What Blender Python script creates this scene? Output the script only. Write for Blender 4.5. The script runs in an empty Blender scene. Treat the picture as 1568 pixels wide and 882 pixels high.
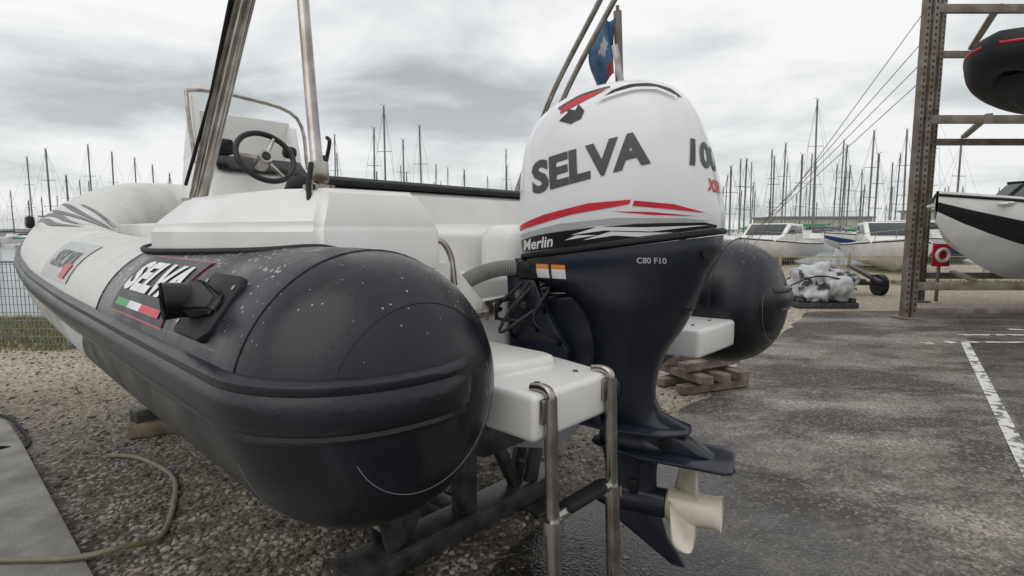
import bpy, bmesh, math, random
from mathutils import Vector, Matrix, noise
from mathutils.bvhtree import BVHTree
random.seed(7)
scene=bpy.context.scene
R=math.radians
# ---------------------------------------------------------------- materials
def newmat(name):
    m=bpy.data.materials.new(name); m.use_nodes=True
    nt=m.node_tree; b=nt.nodes['Principled BSDF']
    return m,nt,b
def N(nt,t,**k):
    n=nt.nodes.new(t)
    for a,v in k.items(): setattr(n,a,v)
    return n
def mat(name,c1,c2=None,rough=.5,metal=0,scale=8,bump=0,bscale=None,coat=0,rvar=.1,obj=True,detail=6,lo=.35,hi=.65,spec=.5):
    m,nt,b=newmat(name); L=nt.links
    tc=N(nt,'ShaderNodeTexCoord')
    nz=N(nt,'ShaderNodeTexNoise'); nz.inputs['Scale'].default_value=scale; nz.inputs['Detail'].default_value=detail
    L.new(tc.outputs['Object'],nz.inputs['Vector'])
    if c2 is None: c2=tuple(x*.85 for x in c1)
    rp=N(nt,'ShaderNodeValToRGB'); rp.color_ramp.elements[0].position=lo; rp.color_ramp.elements[1].position=hi
    rp.color_ramp.elements[0].color=(*c2,1); rp.color_ramp.elements[1].color=(*c1,1)
    L.new(nz.outputs['Fac'],rp.inputs['Fac']); L.new(rp.outputs['Color'],b.inputs['Base Color'])
    mr=N(nt,'ShaderNodeMapRange'); mr.inputs['To Min'].default_value=max(0,rough-rvar); mr.inputs['To Max'].default_value=min(1,rough+rvar)
    L.new(nz.outputs['Fac'],mr.inputs['Value']); L.new(mr.outputs['Result'],b.inputs['Roughness'])
    b.inputs['Metallic'].default_value=metal; b.inputs['Specular IOR Level'].default_value=spec
    b.inputs['Coat Weight'].default_value=coat; b.inputs['Coat Roughness'].default_value=.08
    if bump:
        n2=N(nt,'ShaderNodeTexNoise'); n2.inputs['Scale'].default_value=bscale or scale*6; n2.inputs['Detail'].default_value=5
        L.new(tc.outputs['Object'],n2.inputs['Vector'])
        bp=N(nt,'ShaderNodeBump'); bp.inputs['Strength'].default_value=bump; bp.inputs['Distance'].default_value=.01
        L.new(n2.outputs['Fac'],bp.inputs['Height']); L.new(bp.outputs['Normal'],b.inputs['Normal'])
    return m
M={}
M['gel']=mat('white_gelcoat',(.80,.79,.77),(.69,.68,.655),rough=.3,scale=3,coat=.25,detail=12)
M['cowl']=mat('white_cowl_paint',(.80,.80,.82),(.75,.75,.77),rough=.25,scale=4,coat=.4)
M['navy']=mat('dark_motor_paint',(.018,.022,.034),(.012,.015,.025),rough=.3,scale=6,coat=.12,spec=.4)
M['blackp']=mat('black_plastic',(.009,.009,.010),rough=.38,scale=20,spec=.4)
M['blackm']=mat('matt_black_rubber',(.011,.012,.014),rough=.6,scale=20,bump=.1,spec=.35)
M['rail']=mat('rub_rail_rubber',(.016,.018,.023),(.007,.008,.012),rough=.32,scale=5,bump=.12,bscale=60,spec=.4,detail=12)
M['steel']=mat('stainless_steel',(.48,.46,.43),(.28,.25,.22),rough=.25,metal=1,scale=14)
M['galv']=mat('galvanised_steel',(.24,.22,.195),(.14,.105,.075),rough=.65,metal=.3,scale=4,bump=.2)
M['cradle']=mat('cradle_steel',(.075,.075,.075),(.03,.028,.026),rough=.42,metal=.3,scale=12,bump=.2)
M['cream']=mat('cream_propeller_paint',(.74,.69,.58),(.58,.53,.42),rough=.3,scale=9,coat=.2)
M['red']=mat('red_vinyl',(.60,.02,.04),rough=.35,scale=10)
M['green']=mat('green_vinyl',(.02,.30,.10),rough=.35,scale=10)
M['grey']=mat('dark_grey_vinyl',(.06,.063,.07),rough=.35,scale=10)
M['patch']=mat('patch_vinyl',(.018,.02,.026),rough=.4,scale=10,spec=.4)
M['lgrey']=mat('light_grey_vinyl',(.45,.46,.47),rough=.35,scale=10)
M['thread']=mat('seam_glue_line',(.22,.23,.24),rough=.5,scale=30)
M['blackv']=mat('black_vinyl',(.013,.013,.017),rough=.3,scale=10)
M['whitev']=mat('white_vinyl',(.8,.8,.8),rough=.35,scale=10)
M['orange']=mat('orange_sticker',(.75,.25,.05),rough=.4,scale=10)
M['wood']=mat('weathered_timber',(.24,.19,.14),(.10,.08,.06),rough=.85,scale=9,bump=.4)
M['concrete']=mat('concrete',(.33,.32,.29),(.20,.195,.175),rough=.9,scale=5,bump=.3,bscale=90,detail=12)
M['hose']=mat('garden_hose',(.22,.20,.12),(.15,.14,.09),rough=.5,scale=20)
M['corr']=mat('grey_corrugated_hose',(.22,.22,.21),rough=.5,scale=20)
M['glass']=mat('dark_glass',(.03,.04,.045),rough=.08,scale=5,rvar=.02)
M['blue']=mat('blue_canvas',(.03,.06,.16),rough=.8,scale=5)
M['paint']=mat('road_paint',(.62,.62,.60),(.14,.135,.125),rough=.7,scale=11,detail=12,lo=.41,hi=.50)
M['tarp']=mat('grey_white_tarpaulin',(.52,.53,.54),(.055,.06,.065),rough=.85,scale=2.6,bump=.4,bscale=9,lo=.42,hi=.47,spec=.2)
M['mast']=mat('mast_aluminium',(.24,.24,.24),(.12,.12,.12),rough=.5,metal=.2,scale=1)
M['beige']=mat('beige_render',(.60,.56,.48),(.50,.46,.38),rough=.9,scale=.3)
M['roof']=mat('grey_roof',(.24,.24,.25),rough=.8,scale=.5)
def tube_mat():
    m,nt,b=newmat('hypalon_two_tone'); L=nt.links
    b.inputs['Specular IOR Level'].default_value=.42
    tc=N(nt,'ShaderNodeTexCoord'); sp=N(nt,'ShaderNodeSeparateXYZ'); L.new(tc.outputs['Object'],sp.inputs[0])
    lt=N(nt,'ShaderNodeMapRange'); lt.inputs['From Min'].default_value=1.2; lt.inputs['From Max'].default_value=.9; lt.inputs['To Min'].default_value=1.18; lt.inputs['To Max'].default_value=1.75; L.new(sp.outputs['Z'],lt.inputs['Value'])
    gt=N(nt,'ShaderNodeMath',operation='GREATER_THAN'); L.new(sp.outputs['X'],gt.inputs[0]); L.new(lt.outputs[0],gt.inputs[1])
    nz=N(nt,'ShaderNodeTexNoise'); nz.inputs['Scale'].default_value=5; nz.inputs['Detail'].default_value=8; L.new(tc.outputs['Object'],nz.inputs['Vector'])
    r1=N(nt,'ShaderNodeValToRGB'); e=r1.color_ramp.elements; e[0].position=.3;e[1].position=.7
    e[0].color=(.004,.005,.008,1); e[1].color=(.010,.012,.018,1); L.new(nz.outputs['Fac'],r1.inputs[0])
    # weathering : downward streaks and chalky smudges
    mp=N(nt,'ShaderNodeMapping'); mp.inputs['Scale'].default_value=(22,7,2.2); L.new(tc.outputs['Object'],mp.inputs['Vector'])
    ns=N(nt,'ShaderNodeTexNoise'); ns.inputs['Scale'].default_value=1; ns.inputs['Detail'].default_value=10; ns.inputs['Roughness'].default_value=.65; L.new(mp.outputs[0],ns.inputs['Vector'])
    sr=N(nt,'ShaderNodeMapRange'); sr.inputs['From Min'].default_value=.52; sr.inputs['From Max'].default_value=.75; sr.inputs['To Max'].default_value=.42; L.new(ns.outputs['Fac'],sr.inputs['Value'])
    mxs=N(nt,'ShaderNodeMix',data_type='RGBA'); L.new(sr.outputs[0],mxs.inputs[0]); L.new(r1.outputs[0],mxs.inputs[6]); mxs.inputs[7].default_value=(.05,.052,.056,1)
    r2=N(nt,'ShaderNodeValToRGB'); e=r2.color_ramp.elements; e[0].position=.3;e[1].position=.7
    e[0].color=(.48,.49,.45,1); e[1].color=(.64,.64,.60,1); L.new(nz.outputs['Fac'],r2.inputs[0])
    vo=N(nt,'ShaderNodeTexVoronoi'); vo.inputs['Scale'].default_value=78; L.new(tc.outputs['Object'],vo.inputs['Vector'])
    n2=N(nt,'ShaderNodeTexNoise'); n2.inputs['Scale'].default_value=6; L.new(tc.outputs['Object'],n2.inputs['Vector'])
    nr=N(nt,'ShaderNodeMapRange'); nr.inputs['From Min'].default_value=.30; nr.inputs['From Max'].default_value=.55; L.new(n2.outputs['Fac'],nr.inputs['Value'])
    zz=N(nt,'ShaderNodeMapRange'); zz.inputs['From Min'].default_value=1.18; zz.inputs['From Max'].default_value=1.33; L.new(sp.outputs['Z'],zz.inputs['Value'])
    xx=N(nt,'ShaderNodeMapRange'); xx.inputs['From Min'].default_value=-.05; xx.inputs['From Max'].default_value=.2; xx.inputs['To Min'].default_value=.45; L.new(sp.outputs['X'],xx.inputs['Value'])
    vc=N(nt,'ShaderNodeSeparateColor'); L.new(vo.outputs['Color'],vc.inputs[0])
    pw=N(nt,'ShaderNodeMath',operation='POWER'); pw.inputs[1].default_value=2.0; L.new(vc.outputs[0],pw.inputs[0])
    th=N(nt,'ShaderNodeMath',operation='MULTIPLY'); L.new(nr.outputs[0],th.inputs[0]); L.new(zz.outputs[0],th.inputs[1])
    th2=N(nt,'ShaderNodeMath',operation='MULTIPLY'); L.new(th.outputs[0],th2.inputs[0]); L.new(xx.outputs[0],th2.inputs[1])
    th2b=N(nt,'ShaderNodeMath',operation='MULTIPLY'); L.new(th2.outputs[0],th2b.inputs[0]); L.new(pw.outputs[0],th2b.inputs[1])
    th3=N(nt,'ShaderNodeMath',operation='MULTIPLY'); L.new(th2b.outputs[0],th3.inputs[0]); th3.inputs[1].default_value=.55
    dr=N(nt,'ShaderNodeMath',operation='LESS_THAN'); L.new(vo.outputs['Distance'],dr.inputs[0]); L.new(th3.outputs[0],dr.inputs[1])
    mx0=N(nt,'ShaderNodeMix',data_type='RGBA'); L.new(dr.outputs[0],mx0.inputs[0]); L.new(mxs.outputs[2],mx0.inputs[6]); mx0.inputs[7].default_value=(.30,.31,.32,1)
    mx=N(nt,'ShaderNodeMix',data_type='RGBA'); L.new(gt.outputs[0],mx.inputs[0]); L.new(mx0.outputs[2],mx.inputs[6]); L.new(r2.outputs[0],mx.inputs[7])
    L.new(mx.outputs[2],b.inputs['Base Color'])
    mr=N(nt,'ShaderNodeMapRange'); mr.inputs['From Min'].default_value=.35; mr.inputs['From Max'].default_value=.65; mr.inputs['To Min'].default_value=.16; mr.inputs['To Max'].default_value=.40; L.new(nz.outputs['Fac'],mr.inputs['Value'])
    ra=N(nt,'ShaderNodeMath',operation='MULTIPLY_ADD'); L.new(sr.outputs[0],ra.inputs[0]); ra.inputs[1].default_value=.5; L.new(mr.outputs[0],ra.inputs[2])
    rs=N(nt,'ShaderNodeMath',operation='MULTIPLY_ADD'); L.new(dr.outputs[0],rs.inputs[0]); rs.inputs[1].default_value=-.2; L.new(ra.outputs[0],rs.inputs[2]); L.new(rs.outputs[0],b.inputs['Roughness'])
    n3=N(nt,'ShaderNodeTexNoise'); n3.inputs['Scale'].default_value=260; L.new(tc.outputs['Object'],n3.inputs['Vector'])
    ad=N(nt,'ShaderNodeMath',operation='MULTIPLY_ADD'); ad.inputs[1].default_value=.12; L.new(n3.outputs['Fac'],ad.inputs[0]); L.new(nz.outputs['Fac'],ad.inputs[2])
    bp=N(nt,'ShaderNodeBump'); bp.inputs['Strength'].default_value=.3; bp.inputs['Distance'].default_value=.012; L.new(ad.outputs[0],bp.inputs['Height']); L.new(bp.outputs['Normal'],b.inputs['Normal'])
    return m
M['tube']=tube_mat()
def gravel_mat():
    m,nt,b=newmat('gravel_ground'); L=nt.links
    tc=N(nt,'ShaderNodeTexCoord')
    v=N(nt,'ShaderNodeTexVoronoi'); v.inputs['Scale'].default_value=42; L.new(tc.outputs['Object'],v.inputs['Vector'])
    v2=N(nt,'ShaderNodeTexVoronoi'); v2.inputs['Scale'].default_value=17; L.new(tc.outputs['Object'],v2.inputs['Vector'])
    n=N(nt,'ShaderNodeTexNoise'); n.inputs['Scale'].default_value=.9; n.inputs['Detail'].default_value=9; L.new(tc.outputs['Object'],n.inputs['Vector'])
    sp=N(nt,'ShaderNodeSeparateColor'); L.new(v.outputs['Color'],sp.inputs[0])
    r=N(nt,'ShaderNodeValToRGB'); e=r.color_ramp.elements
    e[0].position=0; e[0].color=(.050,.040,.030,1); e[1].position=1; e[1].color=(.34,.31,.26,1)
    x=r.color_ramp.elements.new(.55); x.color=(.095,.076,.058,1); x=r.color_ramp.elements.new(.85); x.color=(.17,.15,.12,1)
    L.new(sp.outputs[0],r.inputs[0])
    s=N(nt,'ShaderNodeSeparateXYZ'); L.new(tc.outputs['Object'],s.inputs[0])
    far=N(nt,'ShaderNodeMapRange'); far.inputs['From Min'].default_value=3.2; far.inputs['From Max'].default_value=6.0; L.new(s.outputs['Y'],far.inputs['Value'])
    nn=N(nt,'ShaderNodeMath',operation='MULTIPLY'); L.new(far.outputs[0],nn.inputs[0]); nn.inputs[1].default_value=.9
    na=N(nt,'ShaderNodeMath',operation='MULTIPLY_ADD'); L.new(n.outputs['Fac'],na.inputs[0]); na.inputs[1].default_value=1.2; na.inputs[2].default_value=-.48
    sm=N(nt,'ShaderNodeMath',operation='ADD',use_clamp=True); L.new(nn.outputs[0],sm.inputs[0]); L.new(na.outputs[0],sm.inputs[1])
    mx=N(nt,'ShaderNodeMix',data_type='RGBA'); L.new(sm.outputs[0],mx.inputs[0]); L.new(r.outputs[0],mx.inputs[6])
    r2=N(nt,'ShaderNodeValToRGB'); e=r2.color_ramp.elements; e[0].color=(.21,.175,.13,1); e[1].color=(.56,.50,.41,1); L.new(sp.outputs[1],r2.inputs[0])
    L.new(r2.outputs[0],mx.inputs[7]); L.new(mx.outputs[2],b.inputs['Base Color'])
    b.inputs['Roughness'].default_value=.85
    a=N(nt,'ShaderNodeMath',operation='MULTIPLY_ADD'); L.new(v2.outputs['Distance'],a.inputs[0]); a.inputs[1].default_value=.6; L.new(v.outputs['Distance'],a.inputs[2])
    bp=N(nt,'ShaderNodeBump'); bp.invert=True; bp.inputs['Strength'].default_value=.8; bp.inputs['Distance'].default_value=.015; L.new(a.outputs[0],bp.inputs['Height']); L.new(bp.outputs['Normal'],b.inputs['Normal'])
    return m
M['gravel']=gravel_mat()
def asphalt_mat():
    m,nt,b=newmat('worn_asphalt'); L=nt.links
    tc=N(nt,'ShaderNodeTexCoord')
    v=N(nt,'ShaderNodeTexVoronoi'); v.inputs['Scale'].default_value=70; L.new(tc.outputs['Object'],v.inputs['Vector'])
    sp=N(nt,'ShaderNodeSeparateColor'); L.new(v.outputs['Color'],sp.inputs[0])
    r=N(nt,'ShaderNodeValToRGB'); e=r.color_ramp.elements; e[0].color=(.034,.028,.024,1); e[1].color=(.25,.222,.19,1)
    x=e.new(.78); x.color=(.070,.059,.050,1); L.new(sp.outputs[0],r.inputs[0])
    mp=N(nt,'ShaderNodeMapping'); mp.inputs['Rotation'].default_value=(0,0,R(20)); mp.inputs['Scale'].default_value=(.55,1,1); L.new(tc.outputs['Object'],mp.inputs['Vector'])
    n=N(nt,'ShaderNodeTexNoise'); n.inputs['Scale'].default_value=1.0; n.inputs['Detail'].default_value=14; n.inputs['Roughness'].default_value=.70; L.new(mp.outputs[0],n.inputs['Vector'])
    r2=N(nt,'ShaderNodeValToRGB'); e=r2.color_ramp.elements; e[0].position=.45; e[0].color=(0,0,0,1); e[1].position=.60; e[1].color=(1,1,1,1); L.new(n.outputs['Fac'],r2.inputs[0])
    mx=N(nt,'ShaderNodeMix',data_type='RGBA'); L.new(r2.outputs[0],mx.inputs[0]); L.new(r.outputs[0],mx.inputs[6])
    r3=N(nt,'ShaderNodeValToRGB'); e=r3.color_ramp.elements; e[0].color=(.12,.103,.085,1); e[1].color=(.42,.38,.32,1); L.new(sp.outputs[1],r3.inputs[0]); L.new(r3.outputs[0],mx.inputs[7])
    s=N(nt,'ShaderNodeSeparateXYZ'); L.new(tc.outputs['Object'],s.inputs[0])
    dn=N(nt,'ShaderNodeTexNoise'); dn.inputs['Scale'].default_value=3; dn.inputs['Detail'].default_value=8; L.new(tc.outputs['Object'],dn.inputs['Vector'])
    l1=N(nt,'ShaderNodeMath',operation='MULTIPLY_ADD'); L.new(s.outputs['Y'],l1.inputs[0]); l1.inputs[1].default_value=-.727; L.new(s.outputs['X'],l1.inputs[2])
    l2=N(nt,'ShaderNodeMath',operation='MULTIPLY_ADD'); L.new(dn.outputs['Fac'],l2.inputs[0]); l2.inputs[1].default_value=.25; L.new(l1.outputs[0],l2.inputs[2])
    nw=N(nt,'ShaderNodeMapRange'); nw.inputs['From Min'].default_value=1.02; nw.inputs['From Max'].default_value=1.06; nw.inputs['To Min'].default_value=1; nw.inputs['To Max'].default_value=.62; L.new(l2.outputs[0],nw.inputs['Value'])
    j1=N(nt,'ShaderNodeMath',operation='MULTIPLY_ADD'); L.new(s.outputs['X'],j1.inputs[0]); j1.inputs[1].default_value=.22; L.new(s.outputs['Y'],j1.inputs[2])
    j2=N(nt,'ShaderNodeMath',operation='MULTIPLY_ADD'); L.new(dn.outputs['Fac'],j2.inputs[0]); j2.inputs[1].default_value=.22; L.new(j1.outputs[0],j2.inputs[2])
    j3=N(nt,'ShaderNodeMath',operation='SUBTRACT'); L.new(j2.outputs[0],j3.inputs[0]); j3.inputs[1].default_value=5.75
    ja=N(nt,'ShaderNodeMath',operation='ABSOLUTE'); L.new(j3.outputs[0],ja.inputs[0])
    jl=N(nt,'ShaderNodeMapRange'); jl.inputs['From Min'].default_value=.006; jl.inputs['From Max'].default_value=.025; jl.inputs['To Min'].default_value=.45; L.new(ja.outputs[0],jl.inputs['Value'])
    jt=N(nt,'ShaderNodeMapRange'); jt.inputs['From Min'].default_value=-.02; jt.inputs['From Max'].default_value=.02; jt.inputs['To Min'].default_value=1; jt.inputs['To Max'].default_value=.8; L.new(j3.outputs[0],jt.inputs['Value'])
    n4=N(nt,'ShaderNodeTexNoise'); n4.inputs['Scale'].default_value=1.6; n4.inputs['Detail'].default_value=8; L.new(tc.outputs['Object'],n4.inputs['Vector'])
    w=N(nt,'ShaderNodeMath',operation='MULTIPLY_ADD'); L.new(n4.outputs['Fac'],w.inputs[0]); w.inputs[1].default_value=2.6; L.new(s.outputs['X'],w.inputs[2])
    wr=N(nt,'ShaderNodeMapRange'); wr.inputs['From Min'].default_value=2.3; wr.inputs['From Max'].default_value=3.2; wr.inputs['To Min'].default_value=.40; wr.inputs['To Max'].default_value=1; L.new(w.outputs[0],wr.inputs['Value'])
    prod=wr.outputs[0]
    for q in (nw.outputs[0],jl.outputs[0],jt.outputs[0]):
        mm=N(nt,'ShaderNodeMath',operation='MULTIPLY'); L.new(prod,mm.inputs[0]); L.new(q,mm.inputs[1]); prod=mm.outputs[0]
    ml=N(nt,'ShaderNodeMix',data_type='RGBA',blend_type='MULTIPLY'); ml.inputs[0].default_value=1; L.new(mx.outputs[2],ml.inputs[6]); L.new(prod,ml.inputs[7])
    L.new(ml.outputs[2],b.inputs['Base Color'])
    rr=N(nt,'ShaderNodeMapRange'); rr.inputs['From Min'].default_value=.40; rr.inputs['To Min'].default_value=.18; rr.inputs['To Max'].default_value=.72; L.new(wr.outputs[0],rr.inputs['Value']); L.new(rr.outputs[0],b.inputs['Roughness'])
    bs=N(nt,'ShaderNodeMapRange'); bs.inputs['From Min'].default_value=.40; bs.inputs['To Min'].default_value=.22; bs.inputs['To Max'].default_value=.6; L.new(wr.outputs[0],bs.inputs['Value'])
    bp=N(nt,'ShaderNodeBump'); bp.invert=True; bp.inputs['Distance'].default_value=.008; L.new(bs.outputs[0],bp.inputs['Strength']); L.new(v.outputs['Distance'],bp.inputs['Height']); L.new(bp.outputs['Normal'],b.inputs['Normal'])
    return m
M['asphalt']=asphalt_mat()
M['water']=mat('harbour_water',(.10,.13,.14),(.06,.08,.09),rough=.15,scale=.5,bump=.3,bscale=3)
M['pebble']=mat('pebbles',(.36,.32,.27),(.08,.068,.052),rough=.85,scale=6,detail=2,lo=.42,hi=.6)
M['grass']=mat('dry_grass',(.24,.22,.07),(.10,.13,.03),rough=.9,scale=6)

# ---------------------------------------------------------------- mesh helpers
def mk(name,verts,faces,m,parent=None,angle=35,loc=None,rot=None):
    me=bpy.data.meshes.new(name); me.from_pydata([tuple(v) for v in verts],[],faces)
    me.validate(); me.update()
    bm=bmesh.new(); bm.from_mesh(me); bmesh.ops.recalc_face_normals(bm,faces=bm.faces); bm.to_mesh(me); bm.free()
    if isinstance(m,(list,tuple)):
        for x in m: me.materials.append(x)
    else: me.materials.append(m)
    me.polygons.foreach_set('use_smooth',[True]*len(me.polygons)); me.set_sharp_from_angle(angle=R(angle))
    ob=bpy.data.objects.new(name,me); scene.collection.objects.link(ob)
    if parent: ob.parent=parent
    if loc: ob.location=loc
    if rot: ob.rotation_euler=rot
    return ob
def from_bm(name,bm,m,parent=None,angle=35):
    bmesh.ops.recalc_face_normals(bm,faces=bm.faces)
    me=bpy.data.meshes.new(name); bm.to_mesh(me); bm.free(); me.materials.append(m)
    me.polygons.foreach_set('use_smooth',[True]*len(me.polygons)); me.set_sharp_from_angle(angle=R(angle))
    ob=bpy.data.objects.new(name,me); scene.collection.objects.link(ob)
    if parent: ob.parent=parent
    return ob
def empty(name,loc=(0,0,0),rot=(0,0,0),parent=None):
    e=bpy.data.objects.new(name,None); scene.collection.objects.link(e); e.location=loc; e.rotation_euler=rot
    if parent: e.parent=parent
    return e
def box(name,c,s,m,parent=None,rot=(0,0,0),bev=.005,seg=2):
    bm=bmesh.new(); bmesh.ops.create_cube(bm,size=1)
    for v in bm.verts: v.co=Vector((v.co.x*s[0],v.co.y*s[1],v.co.z*s[2]))
    if bev: bmesh.ops.bevel(bm,geom=bm.edges[:],offset=min(bev,min(s)*.45),segments=seg,affect='EDGES',profile=.5)
    Mx=Matrix.Translation(c)@(Matrix.Rotation(rot[2],4,'Z')@Matrix.Rotation(rot[1],4,'Y')@Matrix.Rotation(rot[0],4,'X'))
    bmesh.ops.transform(bm,matrix=Mx,verts=bm.verts)
    return from_bm(name,bm,m,parent)
def prism(name,pts,a0,a1,axis,m,parent=None,bev=.004,seg=2,angle=35):
    def P(p,a):
        return {'y':(p[0],a,p[1]),'z':(p[0],p[1],a),'x':(a,p[0],p[1])}[axis]
    n=len(pts); bm=bmesh.new()
    A=[bm.verts.new(P(p,a0)) for p in pts]; B=[bm.verts.new(P(p,a1)) for p in pts]
    bm.faces.new(A); bm.faces.new(B[::-1])
    for i in range(n): bm.faces.new((A[i],B[i],B[(i+1)%n],A[(i+1)%n]))
    bmesh.ops.recalc_face_normals(bm,faces=bm.faces)
    if bev: bmesh.ops.bevel(bm,geom=bm.edges[:],offset=bev,segments=seg,affect='EDGES',profile=.5)
    return from_bm(name,bm,m,parent,angle)
def catmull(pts,sub):
    pts=[Vector(p) for p in pts]; out=[]
    n=len(pts)
    for i in range(n-1):
        p0=pts[i-1] if i>0 else pts[0]*2-pts[1]; p1=pts[i]; p2=pts[i+1]; p3=pts[i+2] if i+2<n else pts[-1]*2-pts[-2]
        for k in range(sub):
            t=k/sub
            out.append(.5*((2*p1)+(-p0+p2)*t+(2*p0-5*p1+4*p2-p3)*t*t+(-p0+3*p1-3*p2+p3)*t**3))
    out.append(pts[-1]); return out
def pipe(name,pts,r,m,parent=None,seg=12,smooth=0,rfun=None,cap=True):
    P=catmull(pts,smooth) if smooth else [Vector(p) for p in pts]
    V=[];F=[]; up=None
    for i,p in enumerate(P):
        t=(P[min(i+1,len(P)-1)]-P[max(i-1,0)]).normalized()
        if up is None:
            up=Vector((0,0,1)) if abs(t.z)<.9 else Vector((1,0,0))
        s=t.cross(up).normalized(); up=s.cross(t).normalized()
        rr=r if rfun is None else rfun(i,len(P))
        for k in range(seg):
            a=2*math.pi*k/seg; V.append(p+s*math.cos(a)*rr+up*math.sin(a)*rr)
    for i in range(len(P)-1):
        for k in range(seg):
            a=i*seg+k; b=i*seg+(k+1)%seg; F.append((a,b,b+seg,a+seg))
    if cap: F.append(tuple(range(seg))[::-1]); F.append(tuple(range((len(P)-1)*seg,len(P)*seg)))
    return mk(name,V,F,m,parent)
def rings_loft(name,rings,m,parent=None,seg=56,sub=5,cap=(True,True),angle=50):
    n=len(rings); RR=[]
    for i in range(n-1):
        p0=rings[max(i-1,0)];p1=rings[i];p2=rings[i+1];p3=rings[min(i+2,n-1)]
        for k in range(sub):
            t=k/sub; RR.append([.5*((2*b)+(-a+c)*t+(2*a-5*b+4*c-d)*t*t+(-a+3*b-3*c+d)*t**3) for a,b,c,d in zip(p0,p1,p2,p3)])
    RR.append(list(rings[-1]))
    V=[];F=[]
    for (xf,xb,w,zf,zb,e) in RR:
        xc=(xf+xb)/2;a=(xf-xb)/2
        for k in range(seg):
            th=2*math.pi*k/seg; c=math.cos(th); s=math.sin(th)
            ux=math.copysign(abs(c)**(2/e),c); uy=math.copysign(abs(s)**(2/e),s)
            f=(ux+1)/2
            V.append((xc+a*ux,w*uy,zb+(zf-zb)*f))
    for i in range(len(RR)-1):
        for k in range(seg):
            a=i*seg+k;b=i*seg+(k+1)%seg; F.append((a,b,b+seg,a+seg))
    if cap[0]: F.append(tuple(range(seg))[::-1])
    if cap[1]: F.append(tuple(range((len(RR)-1)*seg,len(RR)*seg)))
    return mk(name,V,F,m,parent,angle)
def bvh_of(ob): 
    bm=bmesh.new(); bm.from_mesh(ob.data); t=BVHTree.FromBMesh(bm); bm.free(); return t
def decal(name,src,org,u,v,d,bvh,off,m,parent,step=.012):
    bm=bmesh.new()
    if isinstance(src,bpy.types.Mesh): bm.from_mesh(src)
    else:
        for poly in src:
            bm.faces.new([bm.verts.new((p[0],p[1],0)) for p in poly])
    bmesh.ops.triangulate(bm,faces=bm.faces)
    xs=[w.co.x for w in bm.verts]; ys=[w.co.y for w in bm.verts]
    for ax,(lo,hi) in enumerate(((min(xs),max(xs)),(min(ys),max(ys)))):
        k=lo+step
        while k<hi:
            co=[0,0,0];no=[0,0,0];co[ax]=k;no[ax]=1
            bmesh.ops.bisect_plane(bm,geom=bm.verts[:]+bm.edges[:]+bm.faces[:],plane_co=co,plane_no=no,dist=1e-6); k+=step
    org=Vector(org);u=Vector(u).normalized();v=Vector(v).normalized();d=Vector(d).normalized(); bad=[]
    for w in bm.verts:
        p=org+u*w.co.x+v*w.co.y
        h=bvh.ray_cast(p-d*.6,d,2)
        if h[0] is None: bad.append(w); continue
        nn=h[1]
        if nn.dot(d)>0: nn=-nn
        w.co=h[0]+nn*off
    if bad: bmesh.ops.delete(bm,geom=bad,context='VERTS')
    me=bpy.data.meshes.new(name); bm.to_mesh(me); bm.free(); me.materials.append(m)
    me.polygons.foreach_set('use_smooth',[True]*len(me.polygons))
    ob=bpy.data.objects.new(name,me); scene.collection.objects.link(ob); ob.parent=parent; return ob
def textmesh(s,h,bold=.02,shear=.15,xs=1.0,rot=0,w=None):
    c=bpy.data.curves.new('t','FONT'); c.body=s; c.size=1; c.offset=bold; c.shear=shear; c.align_x='CENTER'; c.align_y='CENTER'; c.resolution_u=3
    o=bpy.data.objects.new('t',c); scene.collection.objects.link(o)
    bpy.context.view_layer.update()
    me=bpy.data.meshes.new_from_object(o.evaluated_get(bpy.context.evaluated_depsgraph_get()))
    bpy.data.objects.remove(o)
    xsv=[v.co.x for v in me.vertices]; ysv=[v.co.y for v in me.vertices]
    W=max(xsv)-min(xsv);H=max(ysv)-min(ysv);cx=(max(xsv)+min(xsv))/2;cy=(max(ysv)+min(ysv))/2
    sy=h/H; sx=(w/W) if w else sy*xs
    ca,sa=math.cos(rot),math.sin(rot)
    for q in me.vertices:
        x=(q.co.x-cx)*sx;y=(q.co.y-cy)*sy; q.co=(x*ca-y*sa,x*sa+y*ca,0)
    return me
# ---------------------------------------------------------------- camera
cam=bpy.data.cameras.new('camera'); co=bpy.data.objects.new('camera',cam); scene.collection.objects.link(co)
co.location=(0,0,1.45); co.rotation_euler=(R(90-5.9),0,0); cam.lens=19.1; cam.sensor_width=36; cam.clip_end=3000; cam.clip_start=.02
scene.camera=co
# ---------------------------------------------------------------- world
w=bpy.data.worlds.new("World"); scene.world=w; w.use_nodes=True; nt=w.node_tree; L=nt.links
bg=nt.nodes['Background']; 
sky=N(nt,'ShaderNodeTexSky'); sky.sky_type='NISHITA'; sky.sun_disc=False; sky.sun_elevation=R(50); sky.sun_rotation=R(-60)
tc=N(nt,'ShaderNodeTexCoord'); sx=N(nt,'ShaderNodeSeparateXYZ'); L.new(tc.outputs['Generated'],sx.inputs[0])
za=N(nt,'ShaderNodeMath',operation='ADD'); za.inputs[1].default_value=.14; L.new(sx.outputs['Z'],za.inputs[0])
zm=N(nt,'ShaderNodeMath',operation='MAXIMUM'); zm.inputs[1].default_value=.05; L.new(za.outputs[0],zm.inputs[0])
dx=N(nt,'ShaderNodeMath',operation='DIVIDE'); L.new(sx.outputs['X'],dx.inputs[0]); L.new(zm.outputs[0],dx.inputs[1])
dy=N(nt,'ShaderNodeMath',operation='DIVIDE'); L.new(sx.outputs['Y'],dy.inputs[0]); L.new(zm.outputs[0],dy.inputs[1])
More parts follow.
